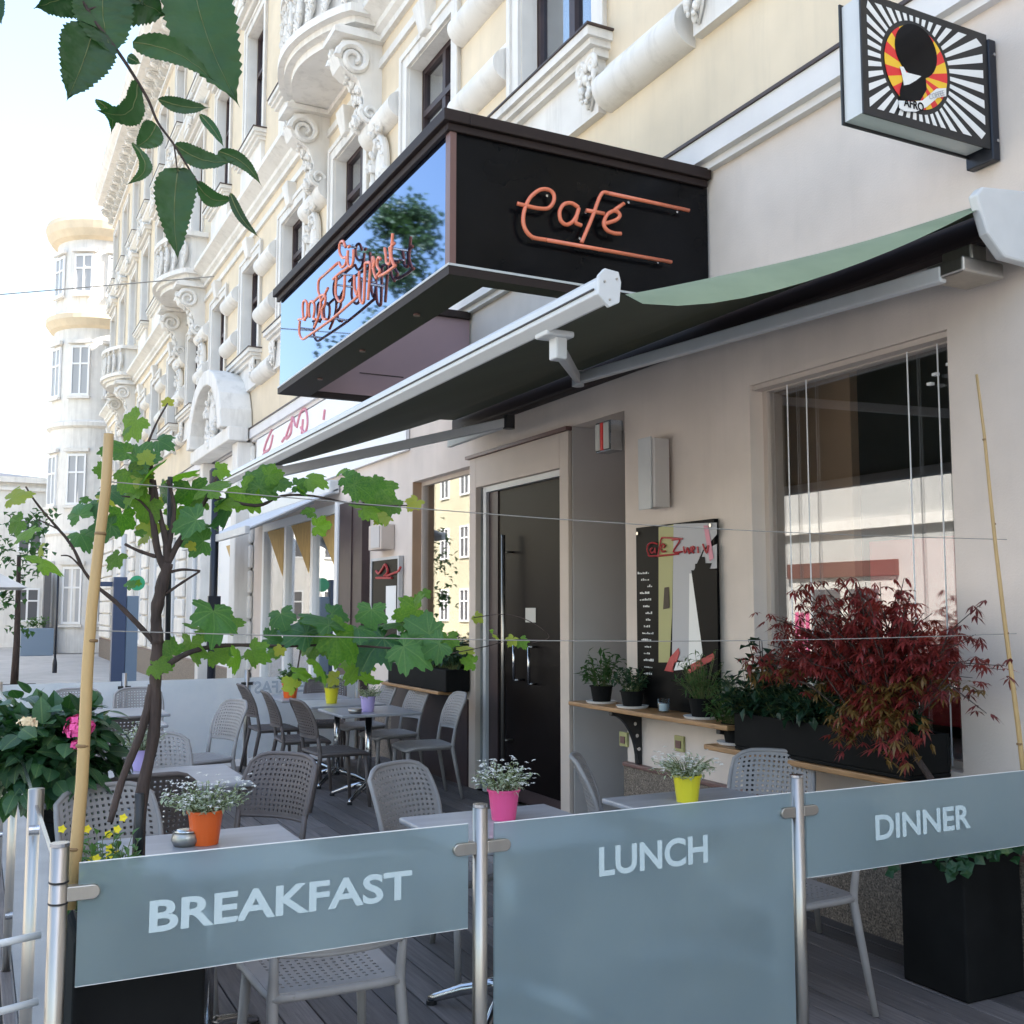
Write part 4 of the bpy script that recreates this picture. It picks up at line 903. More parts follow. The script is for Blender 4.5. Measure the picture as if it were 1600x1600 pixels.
def potted(name, label, loc, r, h, potm, leafm, n, ph, sp, L, W, seed, cat='potted plant', saucer=False, group=None, flowers=None, stemm='stem_green'):
    t = thing(name, label, cat, loc, group=group); q = random.Random(seed)
    obj('pot', pot_mesh(r * .76, r, h), potm, t, smooth=False, bevel=0)
    if saucer: obj('saucer', MB().lathe([(.001, -.001), (r * 1.25, -.001), (r * 1.4, .014), (r * 1.3, .014), (.001, .004)], n=24, cap=False), 'white', t)
    obj('soil', MB().lathe([(.001, h * .86), (r * .9, h * .86)], n=16, cap=False), 'soil', t)
    f = MB(); tuft(f, (0, 0, h * .86), n, ph, sp, L, W, q)
    tag(obj('foliage', f, [leafm, stemm], t), kind='stuff')
    if flowers:
        fl = MB()
        for k in range(flowers[1]):
            w = q.uniform(0, 6.28); r_ = sp * math.sqrt(q.random()) * 1.05; p = Vector((r_ * math.cos(w), r_ * math.sin(w), h * .86 + ph * q.uniform(.3, 1.05)))
            for j in range(4):
                fl.leaf(p, Vector((math.cos(j * 1.57), math.sin(j * 1.57), q.uniform(-.2, .5))), Vector((0, 0, 1)), flowers[2], flowers[2] * .8)
        tag(obj('flowers', fl, flowers[0], t), kind='stuff')
    return t
sy = lambda u_, v_: at(u_, v_, x=XW - .14)
p = sy(940, 1092); potted('potted_herb', 'leafy green plant at the left end of the wooden plant shelf', (p.x, p.y, .957), .08, .12, 'pot_black', 'herb', 30, .30, .19, .07, .03, 1, saucer=True, group='plants on the wall shelf')
p = sy(988, 1100); potted('potted_herb', 'short bushy plant second from the left on the wooden plant shelf', (p.x, p.y, .957), .08, .11, 'pot_black', 'dark_shrub', 26, .22, .14, .06, .028, 2, saucer=True, group='plants on the wall shelf')
p = sy(1098, 1112); potted('potted_herb', 'tall feathery plant in front of the right half of the poster board', (p.x, p.y, .957), .085, .12, 'pot_black', 'herb', 60, .34, .17, .055, .012, 3, saucer=True, group='plants on the wall shelf')
p = sy(1037, 1108); g_ = thing('tea_light_glass', 'small clear glass with a white candle on the plant shelf', 'glass', (p.x, p.y, .957))
obj('glass', MB().lathe([(.001, .0), (.036, 0), (.04, .085), (.037, .085), (.033, .006), (.001, .006)], n=20, cap=False), 'glass_clear', g_, smooth=True); obj('candle', MB().lathe([(.001, .008), (.03, .008), (.03, .05), (.001, .05)], n=16, cap=False), 'white', g_)
# trough on the window board, green shrubs, maple
tr = thing('planting_trough', 'long dark trough of green shrubs standing on the window board', 'planter', (XW - .15, 4.15, .838))
obj('trough', MB().box((-.14, -.62, 0), (.13, .62, .02)).box((-.14, -.62, .02), (-.12, .62, .20)).box((.11, -.62, .02), (.13, .62, .20)).box((-.12, -.62, .02), (.11, -.60, .20)).box((-.12, .60, .02), (.11, .62, .20)), 'pot_black', tr, bevel=.006)
obj('soil', bx((-.118, -.598, .1), (.108, .598, .19)), 'soil', tr)
q = random.Random(4); f = MB()
for yy, hh, ss in ((.55, .34, .16), (.3, .36, .18), (.05, .30, .18), (-.2, .34, .2), (-.45, .25, .15)): tuft(f, (-.06, yy, .17), 60, hh, ss * 1.15, .07, .045, q)
tag(obj('foliage', f, ['dark_shrub', 'stem_green'], tr), kind='stuff')
# fine leaved light green bush overlapping the shelf end
gb = potted('potted_bush', 'light green feathery bush between the plant shelf and the window board', (XW - .15, 4.93, .84), .08, .12, 'pot_black', 'herb', 80, .30, .20, .06, .02, 8, saucer=True)
# camellia like shrub with a few larger leaves in front of the window
lg = thing('leafy_shrub', 'shrub with rounded dark leaves in front of the lower left window corner', 'plant', (XW - .2, 4.62, 1.04)); q = random.Random(14)
st = MB(); lm = MB()
for k in range(9):
    w = q.uniform(0, 6.28); top = Vector((-.10 + q.uniform(-.12, .12), q.uniform(-.2, .2), q.uniform(.2, .42))); st.tube([(0, 0, -.02), top * .5 + Vector((0, 0, .03)), top], [.005, .004, .002], 5)
    for j in range(6):
        lm.leaf(top * (.5 + .1 * j), Vector((q.gauss(0, 1), q.gauss(0, 1), q.gauss(0, .5))), Vector((0, 0, 1)), .085, .06)
obj('stems', st, 'bark', lg); tag(obj('leaves', lm, 'dark_shrub', lg), kind='stuff')
def maple_leaf(mb, p, d, q, s):
    d = d.normalized(); sd_ = d.cross(Vector((q.gauss(0, .3), q.gauss(0, .3), 1))).normalized()
    for a in (-1.15, -.6, 0, .6, 1.15):
        dd = d * math.cos(a) + sd_ * math.sin(a) + Vector((0, 0, -.25)); mb.leaf(p, dd, Vector((0, 0, 1)), s * (1.1 - .28 * abs(a)), s * .20, .05)
mp = thing('japanese_maple', 'dark red Japanese maple spreading in front of the big window', 'tree', (XW - .34, 3.72, .2)); q = random.Random(21)
tk = MB(); tk.tube([(.10, -.38, .46), (.08, -.34, .6), (.02, -.2, .82), (-.03, .0, 1.05)], [.018, .016, .013, .008], 8); fm_ = MB(); tips = []
for k in range(135):
    uu = q.uniform(0, 1); w = q.uniform(-1, 1)
    y = -.80 + 1.62 * uu + q.gauss(0, .05); zt = .84 + .74 * (1 - .55 * abs(2 * uu - 1) ** 3) * q.uniform(.35, 1) ** .8; x_ = q.uniform(-.30, .18) * (.5 + .5 * math.sin(math.pi * uu))
    end = Vector((x_, y * .80, zt)); st_ = Vector((.0, -.12 + q.uniform(-.1, .1), q.uniform(.78, 1.05)))
    mid = st_.lerp(end, .55) + Vector((0, 0, .08)); tk.tube([st_, mid, end], [.006, .0035, .0015], 4, cap=False)
    for j in range(13):
        t = .35 + .65 * j / 12; p = (st_.lerp(mid, t / .55) if t < .55 else mid.lerp(end, (t - .55) / .45)) + Vector((q.gauss(0, .028), q.gauss(0, .035), q.gauss(0, .02)))
        fm_.k = 1 if (zt < 1.15 and q.random() < .55) else 0
        maple_leaf(fm_, p, Vector((q.gauss(0, 1), q.gauss(0, 1), q.uniform(-.9, .2))), q, q.uniform(.05, .078))
fm2 = MB(); obj('trunk', tk, 'bark', mp); tag(obj('foliage', fm_, ['maple', 'maple_brown'], mp), kind='stuff')
for k in range(26):
    y = q.uniform(-.50, .10); end = Vector((q.uniform(-.24, -.06), y * .8, q.uniform(.74, 1.0))); st_ = Vector((.0, -.12 + q.uniform(-.1, .1), q.uniform(.85, 1.0)))
    mid = st_.lerp(end, .55) + Vector((-.03, 0, .1)); t2 = MB(); 
    for j in range(11):
        t = .4 + .6 * j / 10; p = (st_.lerp(mid, t / .55) if t < .55 else mid.lerp(end, (t - .55) / .45)) + Vector((q.gauss(0, .025), q.gauss(0, .04), q.gauss(0, .025)))
        fm2.k = 1 if q.random() < .6 else 0; maple_leaf(fm2, p, Vector((q.gauss(0, 1), q.gauss(0, 1), q.uniform(-1, .0))), q, q.uniform(.05, .08))
tag(obj('low_foliage', fm2, ['maple', 'maple_brown'], mp), kind='stuff')
# sparse side branches of the maple towards the right
sb = MB(); sl = MB()
for e in ((-.25, -.95, 1.2), (-.22, -.85, 1.45), (-.3, -.9, 1.02), (-.2, -.78, 1.3)):
    a = Vector((0, -.3, .95)); b = Vector(e); m_ = a.lerp(b, .5) + Vector((0, 0, .12)); sb.tube([a, m_, b], [.004, .003, .0015], 4, cap=False)
    for j in range(9):
        t = .3 + .7 * j / 8; p = (a.lerp(m_, t / .5) if t < .5 else m_.lerp(b, (t - .5) / .5)); maple_leaf(sl, p + Vector((q.gauss(0, .02), q.gauss(0, .03), q.gauss(0, .02))), Vector((q.gauss(0, 1), q.gauss(0, 1), -.5)), q, .06)
obj('side_branch', sb, 'bark', mp); tag(obj('side_foliage', sl, 'maple', mp), kind='stuff')
# big black planter in the corner with ivy
bp2 = thing('corner_planter', 'tall black planter with trailing ivy in the right front corner behind the fence', 'planter', (3.86, 3.33, 0))
obj('box', bx((-.16, -.17, .0), (.19, .17, .66)), 'pot_black', bp2, bevel=.01); obj('rim', MB().box((-.18, -.19, .661), (.20, -.15, .70)).box((-.18, .15, .661), (.20, .19, .70)).box((-.18, -.15, .661), (-.14, .15, .70)).box((.16, -.15, .661), (.20, .15, .70)), 'pot_black', bp2)
obj('soil', bx((-.14, -.148, .662), (.158, .148, .68)), 'soil', bp2)
iv = MB(); q = random.Random(31)
for k in range(150):
    t = q.random(); p = Vector((-.20 - q.uniform(0, .05), -.22 + .45 * t, .73 - q.uniform(0, .17) * (1 + .5 * math.sin(t * 9)))) if q.random() < .6 else Vector((q.uniform(-.2, .22), -.20 - q.uniform(0, .04), .73 - q.uniform(0, .15)))
    iv.leaf(p, Vector((q.gauss(0, 1), q.gauss(0, 1), q.uniform(-1, .2))), Vector((-1, -.5, .6)), .055, .05, .1)
tag(obj('ivy', iv, 'hydrangea', bp2), kind='stuff')

# ------------------------------------------------------------------ chairs
def perforated(fn, nx, ny, hole=.5, ru=.08, rv=.08):
    """sheet with nx*ny square holes; fn(s,t) -> point, s,t in 0..1; ru, rv solid border"""
    mb = MB(); us = [0.0]; 
    def grid(n_, b):
        g = [0.0]; c = (1 - 2 * b) / n_
        for k in range(n_): g += [b + c * (k + .5 - hole / 2), b + c * (k + .5 + hole / 2)]
        return g + [1.0]
    U = grid(nx, ru); V = grid(ny, rv); W_ = len(U)
    vs = [fn(u, v) for v in V for u in U]
    fs = []
    for j in range(len(V) - 1):
        for i in range(len(U) - 1):
            if i % 2 == 1 and j % 2 == 1: continue
            fs.append((j * W_ + i, j * W_ + i + 1, (j + 1) * W_ + i + 1, (j + 1) * W_ + i))
    return mb.add(vs, fs)
def back_fn(s, t):
    a = 2 * s - 1; wd = .205 + .012 * math.sin(math.pi * t); zt = .30 * (1 - .16 * abs(a) ** 5); z = .572 + zt * t
    return (a * wd, -.205 - .055 * (1 - a * a) - .09 * t ** 1.15 + 0.012 * math.sin(math.pi * t), z)
def seat_fn(s, t):
    a = 2 * s - 1; b = 2 * t - 1
    return (a * (.225 - .012 * (1 - t)) * (1 - .03 * abs(b) ** 6), .02 + b * .215 * (1 - .04 * abs(a) ** 6), .452 - .012 * (1 - a * a) * (1 - b * b) - .02 * max(0, b) ** 6)
def make_chair(m, label):
    t = thing('terrace_chair', label, 'chair')
    obj('seat', perforated(seat_fn, 13, 11, .42, .09, .1), m, t, solid=.008)
    obj('backrest', perforated(back_fn, 15, 11, .45, .05, .06), m, t, solid=.010)
    rim = MB(); pts = [seat_fn(*p_) for p_ in [(k / 6, 0) for k in range(7)] + [(1, k / 6) for k in range(1, 7)] + [(1 - k / 6, 1) for k in range(1, 7)] + [(0, 1 - k / 6) for k in range(1, 6)]]
    pts = [(a, b, c_ - .012) for a, b, c_ in pts]; rim.tube(pts + [pts[0], pts[1]], .014, 8); obj('seat_rim', rim, m, t, smooth=True)
    tr_ = MB(); pts = [back_fn(0, k / 6) for k in range(7)] + [back_fn(k / 10, 1) for k in range(1, 10)] + [back_fn(1, 1 - k / 6) for k in range(7)]
    tr_.tube(pts, .012, 8); tr_.tube([back_fn(k / 10, 0) for k in range(11)], .008, 6); obj('back_frame', tr_, m, t, smooth=True)
    for s_ in (-1, 1):
        obj('leg', MB().tube([(s_ * .195, .205, .44), (s_ * .222, .24, 0)], [.019, .0135], 10), m, t, smooth=True)
        obj('leg', MB().tube([(s_ * .206, -.207, .60), (s_ * .204, -.19, .50), (s_ * .203, -.18, .43), (s_ * .222, -.265, 0)], [.013, .016, .019, .0135], 10), m, t, smooth=True)
        obj('side_rail', MB().tube([(s_ * .20, -.17, .425), (s_ * .20, .20, .425)], .012, 6), m, t, smooth=True)
    return t
G = 'grey perforated terrace chairs'
chairs = [  # x, y, facing vector, brown?, label
    (1.06, 3.46, (0, 1), 0, 'grey chair tucked behind the BREAKFAST glass, its seat showing under the panel'),
    (3.04, 3.50, (.04, 1), 0, 'grey chair behind the DINNER glass with one pale leg showing'),
    (.62, 4.50, (.3, -1), 0, 'light grey chair behind the vine trunk with its back leaning left'),
    (.72, 5.36, (0, 1), 1, 'brown perforated chair standing right behind the light grey chair by the vine'),
    (1.20, 5.22, (-.85, -.55), 1, 'brown chair turned sideways just right of the orange pot'),
    (1.98, 4.56, (.42, -.9), 0, 'light grey chair in the middle left of the pink flower pot'),
    (3.02, 4.52, (.85, -.5), 0, 'grey chair next to the entrance left of the yellow flower pot'),
    (3.50, 4.20, (-.75, -.62), 0, 'grey chair against the wall in front of the planting trough'),
    (.98, 6.32, (0, -1), 0, 'pale perforated chair behind the lavender pot on the left'),
    (.95, 7.42 + .6, (0, 1), 1, 'brown chair backing onto the pale chair near the hydrangea'),
    (1.62, 8.62, (-.9, -.3), 0, 'pale solid looking chair just right of the vine trunk before the white screen'),
    (1.40, 10.15, (0, -1), 0, 'pale chair right of the bamboo in front of the white rear screen'),
    (.86, 10.30, (-.1, -1), 0, 'pale chair left of the bamboo in front of the white rear screen'),
    (2.70, 8.60, (1, 0), 1, 'nearest of the three dark chairs in a row, its seat reaching to the right'),
    (2.68, 9.52, (1, 0), 1, 'middle one of the three dark chairs in a row'),
    (2.68, 10.50, (1, 0), 1, 'farthest of the three dark chairs, its legs against the white screen'),
    (3.25, 10.72, (-.3, -1), 1, 'dark chair behind the small orange pot at the rear screen'),
    (3.53, 8.62, (-1, .02), 0, 'nearest light backed chair along the cafe wall beside the door'),
    (3.55, 9.52, (-1, 0), 0, 'second light backed chair along the cafe wall'),
    (3.55, 10.35, (-1, 0), 0, 'third light backed chair along the cafe wall, under the flower box'),
]
pg = make_chair('chair', 'x'); pbn = make_chair('chair_brown', 'x'); fg = fb = True
for (x, y, d, br, lab) in chairs:
    rz = math.atan2(-d[0], d[1]) + R(rnd.uniform(-5, 5))
    if br: dup(pbn, (x, y, .002), rz, lab, G, first=fb); fb = False
    else: dup(pg, (x, y, .002), rz, lab, G, first=fg); fg = False
# ------------------------------------------------------------------ tables
def make_table():
    t = thing('terrace_table', 'x', 'table')
    obj('tabletop', bx((-.35, -.35, .715), (.35, .35, .74)), 'slate_top', t, bevel=.008)
    obj('top_plate', bx((-.18, -.18, .70), (.18, .18, .714)), 'black_metal', t)
    obj('pole', MB().tube([(0, 0, .07), (0, 0, .70)], .03, 14), 'steel_bright', t, smooth=True)
    for k in range(4):
        a = R(45 + 90 * k); c, s_ = math.cos(a), math.sin(a); pts = [(c * r_, s_ * r_, z) for r_, z in ((.0, .11), (.08, .105), (.2, .075), (.32, .03), (.35, .02))]
        f = obj('foot', MB().tube(pts, [.03, .028, .024, .018, .014], 8), 'steel_bright', t, smooth=True)
        obj('glide', MB().lathe([(.022, 0), (.022, .016)], (c * .34, s_ * .34, 0), 12), 'black_metal', f)
    return t
TG = 'square slate topped terrace tables'
tbl = make_table()
tabs = [(.80, 4.02, 0, 'slate table with the large orange pot and ashtray by the vine'), (1.98, 3.92, 0, 'slate table with the bright pink flower pot'), (2.98, 3.92, .0, 'dark slate table with the big yellow flower pot near the wall'),
        (.95, 5.82, 0, 'slate table with the lavender pot between the left rows of chairs'), (3.07, 8.78, 0, 'slate table with the lavender pot near the cafe door'), (3.07, 9.66, 0, 'slate table with the small yellow pot by the wall'), (3.0, 10.42, 0, 'slate table with the small orange pot at the rear screen'),
        (1.0, 8.75, 0, 'pale slate table behind the hydrangea bush'), (1.15, 9.6, 0, 'pale slate table close to the white rear screen')]
for i, (x, y, a, lab) in enumerate(tabs): dup(tbl, (x, y, .002), a, lab, TG, first=(i == 0))
def tp(u_, v_): v3 = at(u_, v_, z=.743); return (v3.x, v3.y, .743)
PG = 'coloured flower pots on the tables'
WF = lambda n_: ('petal_white', n_, .012)
potted('flower_pot', 'bright orange pot with trailing white flowers on the left table', tp(320, 1318), .065, .125, 'pot_orange', 'variegated', 70, .13, .17, .028, .012, 41, 'flower pot', group=PG, flowers=WF(90))
potted('flower_pot', 'hot pink pot with white flowers behind the middle fence post', tp(787, 1280), .066, .125, 'pot_pink', 'variegated', 60, .13, .14, .026, .012, 42, 'flower pot', group=PG, flowers=WF(90))
potted('flower_pot', 'lemon yellow pot with spreading white flowers above LUNCH', tp(1074, 1252), .064, .12, 'pot_yellow', 'variegated', 64, .12, .17, .026, .012, 43, 'flower pot', group=PG, flowers=WF(80))
potted('flower_pot', 'lavender pot with pale flowers between the left chairs behind the vine stems', tp(220, 1203), .055, .11, 'pot_lavender', 'variegated', 60, .16, .13, .026, .012, 44, 'flower pot', group=PG, flowers=WF(70))
potted('flower_pot', 'small lavender pot on the table near the cafe door', (3.02, 8.66, .743), .065, .13, 'pot_lavender', 'variegated', 40, .12, .13, .03, .014, 45, 'flower pot', group=PG)
potted('flower_pot', 'small yellow pot with bushy plant on the second far table', (2.98, 9.56, .743), .065, .14, 'pot_yellow', 'variegated', 46, .17, .13, .035, .016, 46, 'flower pot', group=PG)
potted('flower_pot', 'small orange pot on the farthest table by the rear screen', (2.80, 10.33, .743), .08, .14, 'pot_orange', 'herb', 50, .20, .15, .05, .03, 47, 'flower pot', group=PG)
p = tp(291, 1320); ash = thing('ashtray', 'round steel ashtray beside the orange pot', 'ashtray', p)
obj('bowl', MB().lathe([(.001, .0), (.045, 0), (.056, .02), (.05, .045), (.043, .05), (.046, .04), (.001, .01)], n=24, cap=False), 'steel', ash, smooth=True); obj('lid', MB().lathe([(.03, .046), (.05, .052), (.03, .058), (.001, .06)], n=24, cap=False), 'steel_bright', ash, smooth=True)
ash2 = thing('ashtray', 'small dark ashtray on the table near the cafe door', 'ashtray', (2.88, 8.58, .743)); obj('bowl', MB().lathe([(.001, .0), (.05, 0), (.06, .035), (.05, .035), (.001, .01)], n=20, cap=False), 'steel', ash2, smooth=True)
# flower box under the far cafe window
fbx = thing('flower_box', 'dark flower box of green plants under the far cafe window', 'planter', (XW - .16, 9.6, .86))
obj('box', MB().box((-.12, -.75, 0), (.12, .75, .2)), 'pot_black', fbx, bevel=.01); f = MB(); q = random.Random(6)
for k in range(7): tuft(f, (0, -.65 + .22 * k, .2), 30, .32, .18, .07, .035, q)
tag(obj('foliage', f, ['dark_shrub', 'stem_green'], fbx), kind='stuff')
wood_shelf('sill_board', 'wooden window board under the far flower box', 8.98, 10.5, .86, XW - .30, ())

# ------------------------------------------------------------------ glass fences
FY = 2.86
def post(mb, x, y, z0, z1, w=.022): mb.tube([(x, y, z0), (x, y, z1)], w, 16)
Fr = thing('glass_fence', 'low frosted glass fence with steel posts reading BREAKFAST LUNCH DINNER', 'fence', (1.9, FY, 0)); fo = (1.9, FY, 0)
pxs = [at(91, 1400, y=FY).x, at(750, 1400, y=FY).x, at(1249, 1400, y=FY).x, 3.86]
for i, x in enumerate(pxs):
    o = obj('post', relO((lambda m_: (post(m_, x, FY, -.1, 1.04), m_)[1])(MB()), fo), 'steel', Fr, smooth=False)
    for p_ in o.data.polygons: p_.use_smooth = len(p_.vertices) == 4
    for z in (.955, .905) if i == 0 else (): obj('ring', relO(MB().tube([(x, FY, z - .002), (x, FY, z + .002)], .0235, 16), fo), 'dark', o)
    obj('cap', relO(MB().tube([(x, FY, 1.04), (x, FY, 1.048)], .0225, 16), fo), 'steel_bright', o)
pan = [('BREAKFAST', pxs[0] + .045, pxs[1] - .04, .702, .994), ('LUNCH', pxs[1] + .045, pxs[2] - .03, .10, .988), ('DINNER', pxs[2] + .035, pxs[3] - .03, .70, .982)]
for k, (w, a, b, z0, z1) in enumerate(pan):
    g = obj('frosted_panel', relO(bx((a, FY - .004, z0), (b, FY + .004, z1)), fo), 'frost', Fr)
    obj('edge', relO(MB().box((a - .0, FY - .0035, z0 - .002), (b, FY + .0035, z0 - .0005)).box((a, FY - .0035, z1 + .0005), (b, FY + .0035, z1 + .002)), fo), 'print_white', g)
    L, Rr, T_, Bt = {'BREAKFAST': (232, 643, 1358, 1458), 'LUNCH': (935, 1104, 1303, 1370), 'DINNER': (1367, 1514, 1256, 1313)}[w]
    pl = at(L, (1458 if w == 'BREAKFAST' else 1370 if w == 'LUNCH' else 1313), y=FY); 
    pr = at(Rr, {'BREAKFAST': 1358, 'LUNCH': 1303, 'DINNER': 1256}[w], y=FY)
    xa, xb = pl.x, pr.x; zb, zt = pl.z, pr.z
    me = text_mesh(w, .1, .0025, .0004, 'lettering'); xs = [v.co.x for v in me.vertices]; ys = [v.co.y for v in me.vertices]
    sx = (xb - xa) / (max(xs) - min(xs)); sy_ = (zt - zb) / (max(ys) - min(ys))
    for v in me.vertices:
        v.co = Vector((xa + (v.co.x - min(xs)) * sx - fo[0], -.0048 - v.co.z, zb + (v.co.y - min(ys)) * sy_))
    me.materials.clear(); me.materials.append(M['etch']); obj('lettering', me, None, g)
    # oval clamps at the posts
    zs_ = (.925,) if w != 'LUNCH' else (.925, .20)
    for z in zs_:
        for xe, s_ in ((a, -1), (b, 1)):
            m_ = MB(); c0 = xe - s_ * .006
            pts = [(c0 - s_ * .026 + .018 * math.cos(w2), FY - .014, z + .018 * math.sin(w2)) for w2 in [math.pi / 2 * s_ + math.pi * q_ / 10 * 1 for q_ in range(11)]]
            xx = pxs[k] if s_ < 0 else pxs[k + 1]
            pts = pts + [(xx - s_ * .018, FY - .014, z + (-.018 if s_ > 0 else .018)), (xx - s_ * .018, FY - .014, z + (.018 if s_ > 0 else -.018))]
            m_.prism(pts, (0, .028, 0)); obj('clamp', relO(m_, fo), 'steel', Fr, bevel=.003)
Sf = thing('side_fence', 'clear glass side fence with steel posts running back along the left of the terrace', 'fence', (pxs[0], 4.5, 0)); so = (pxs[0], 4.5, 0)
syy = [3.72, 5.40, 7.3, 9.2, 11.05]; X0 = pxs[0] - .012
prev = FY
for k, y in enumerate(syy):
    o = obj('post', relO((lambda m_: (post(m_, X0, y, -.1, 1.05, .024), m_)[1])(MB()), so), 'steel', Sf, smooth=True)
    for dy in (-.045, .045):
        for z in (.93, .25): obj('clamp', relO(MB().tube([(X0 - .02, y + dy, z), (X0 + .024, y + dy, z)], .016, 12), so), 'steel_bright', Sf)
    g = obj('glass_panel', relO(bx((X0 - .005, prev + .04, .12), (X0 + .005, y - .04, 1.0)), so), 'glass_clear', Sf)
    obj('edge', relO(MB().box((X0 - .005, prev + .04, 1.0005), (X0 + .005, y - .04, 1.006)), so), 'steel_bright', g)
    prev = y
Rf = thing('rear_fence', 'white frosted glass screen closing the rear of the terrace', 'fence', (2.1, 11.1, 0)); ro = (2.1, 11.1, 0)
rx = [X0 + .03, 1.35, 2.55, 3.75]
for k, x in enumerate(rx[1:]):
    obj('post', relO((lambda m_: (post(m_, x, 11.1, -.1, .98), m_)[1])(MB()), ro), 'steel', Rf, smooth=True)
    g = obj('frosted_panel', relO(bx((rx[k] + .03, 11.095, .08), (x - .03, 11.103, .90)), ro), 'frost_rear', Rf)
    for z in (.84,): obj('clamp', relO(bx((x - .06, 11.08, z - .015), (x + .06, 11.09, z + .015)), ro), 'dark', Rf)
text_obj('BREAKFAST', .17, 'etch_rear', Rf, Matrix.Translation((2.95 - 2.1, -.007, .79)) @ FACE_S, .004, .0004, -.95)

# ------------------------------------------------------------------ bamboo canes and wires
def cane(label, a, b, r0, r1, nodes):
    t = thing('bamboo_cane', label, 'pole', a, group='bamboo canes tied to the fence'); a = Vector(a); b = Vector(b) - a
    pts = [Vector((0, 0, 0)).lerp(b, k / 8) + Vector((.006 * math.sin(k), 0, 0)) * (0 < k < 8) for k in range(9)]
    obj('cane', MB().tube(pts, [r0 + (r1 - r0) * k / 8 for k in range(9)], 12), 'bamboo', t, smooth=True)
    for n_ in nodes:
        r_ = r0 + (r1 - r0) * n_; d = b.normalized(); p_ = Vector((0, 0, 0)).lerp(b, n_)
        obj('node', MB().tube([p_ - d * .004, p_, p_ + d * .004], [r_ * 1.05, r_ * 1.16, r_ * 1.02], 12), 'bamboo_node', t, smooth=True)
    return t
bl0 = at(108, 1420, y=2.95); bl1 = at(170, 678, y=2.98); br0 = at(1612, 1330, y=2.95); br1 = at(1526, 585, y=2.98)
cane('thick bamboo cane standing behind the left corner post', bl0, bl1, .0165, .013, (.12, .33, .55, .78))
cane('thin leaning bamboo cane against the sky side at the right edge', br0, br1, .0115, .0055, (.22, .45, .68, .86))
wg = 'thin wires strung between the bamboo canes'
def wire(label, pts):
    p_ = [Vector(x) for x in pts]; q_ = []
    for i in range(len(p_) - 1):
        for k in range(8): t = k / 8; q_.append(p_[i].lerp(p_[i + 1], t) - Vector((0, 0, .03 * math.sin(math.pi * t))))
    q_.append(p_[-1]); o_ = p_[0]
    o = obj('tension_wire', MB().tube([x - o_ for x in q_], .0016, 5), 'wire'); o.location = o_; return tag(o, label, 'wire', wg)
wire('upper thin wire running from the left cane past the door to the right cane', [at(163, 752, y=2.99), at(1573, 843, y=2.99)])
wire('lower thin wire crossing in front of the door handles', [at(139, 985, y=2.99), at(1588, 990, y=2.99)])

# ------------------------------------------------------------------ vine planter, grapevine, pansies
vp = thing('vine_planter', 'black box planter behind the BREAKFAST glass holding the grapevine', 'planter', (.42, 3.22, 0))
obj('box', MB().box((-.16, -.26, 0), (.17, .30, .78)), 'pot_black', vp, bevel=.01); obj('soil', bx((-.14, -.24, .781), (.15, .28, .80)), 'soil', vp)
pn = thing('pansy_plant', 'small yellow pansies growing at the foot of the bamboo cane', 'plant', (.34, 3.08, .79)); f = MB(); q = random.Random(51)
tuft(f, (0, 0, 0), 95, .25, .12, .034, .018, q); tag(obj('foliage', f, ['herb', 'stem_green'], pn), kind='stuff')
for k in range(22):
    w = q.uniform(0, 6.28); r_ = q.uniform(0, .11); fl = MB(); p_ = Vector((r_ * math.cos(w), r_ * math.sin(w), q.uniform(.06, .27)))
    for j in range(5):
        fl.leaf(p_, Vector((math.cos(j * 1.26), -.2, math.sin(j * 1.26))), Vector((0, -1, 0)), .012, .012, .05)
    o = obj('blossom', fl, 'petal_yellow', pn); 
VY = 3.36
V = thing('grapevine', 'potted grapevine with twisted brown stems and lobed green leaves trained along the wires', 'vine', (.45, VY, .78)); vo = Vector((.45, VY, .78))
def vp_(u_, v_, dy=0): return at(u_, v_, y=VY + dy) - vo
def vtube(pts, r0, r1, name, m_='bark', n=8, sm=5, jit=0.0):
    q_ = smooth_path([vp_(*p_) for p_ in pts], sm) if len(pts) > 2 else [vp_(*p_) for p_ in pts]; L = len(q_)
    rs_ = [(r0 + (r1 - r0) * k / (L - 1)) * (1 + rnd.uniform(-jit, jit)) for k in range(L)]
    return obj(name, MB().tube(q_, rs_, n), m_, V, smooth=True)
vtube([(216, 1345), (222, 1240), (240, 1150), (243, 1060), (246, 1000)], .019, .017, 'trunk', jit=.12)
vtube([(172, 1285, -.02), (192, 1215), (222, 1140), (238, 1070)], .009, .014, 'trunk', jit=.12)
vtube([(246, 1005), (244, 960), (252, 920), (262, 880)], .018, .017, 'trunk', jit=.18)
obj('planting_stake', MB().tube([vp_(216, 1345, -.03), vp_(218, 1240, -.03)], .014, 10), 'stake', V, smooth=True)
obj('planting_stake', MB().tube([vp_(262, 1000, .03), vp_(266, 745, .03)], .008, 8), 'stake', V, smooth=True)
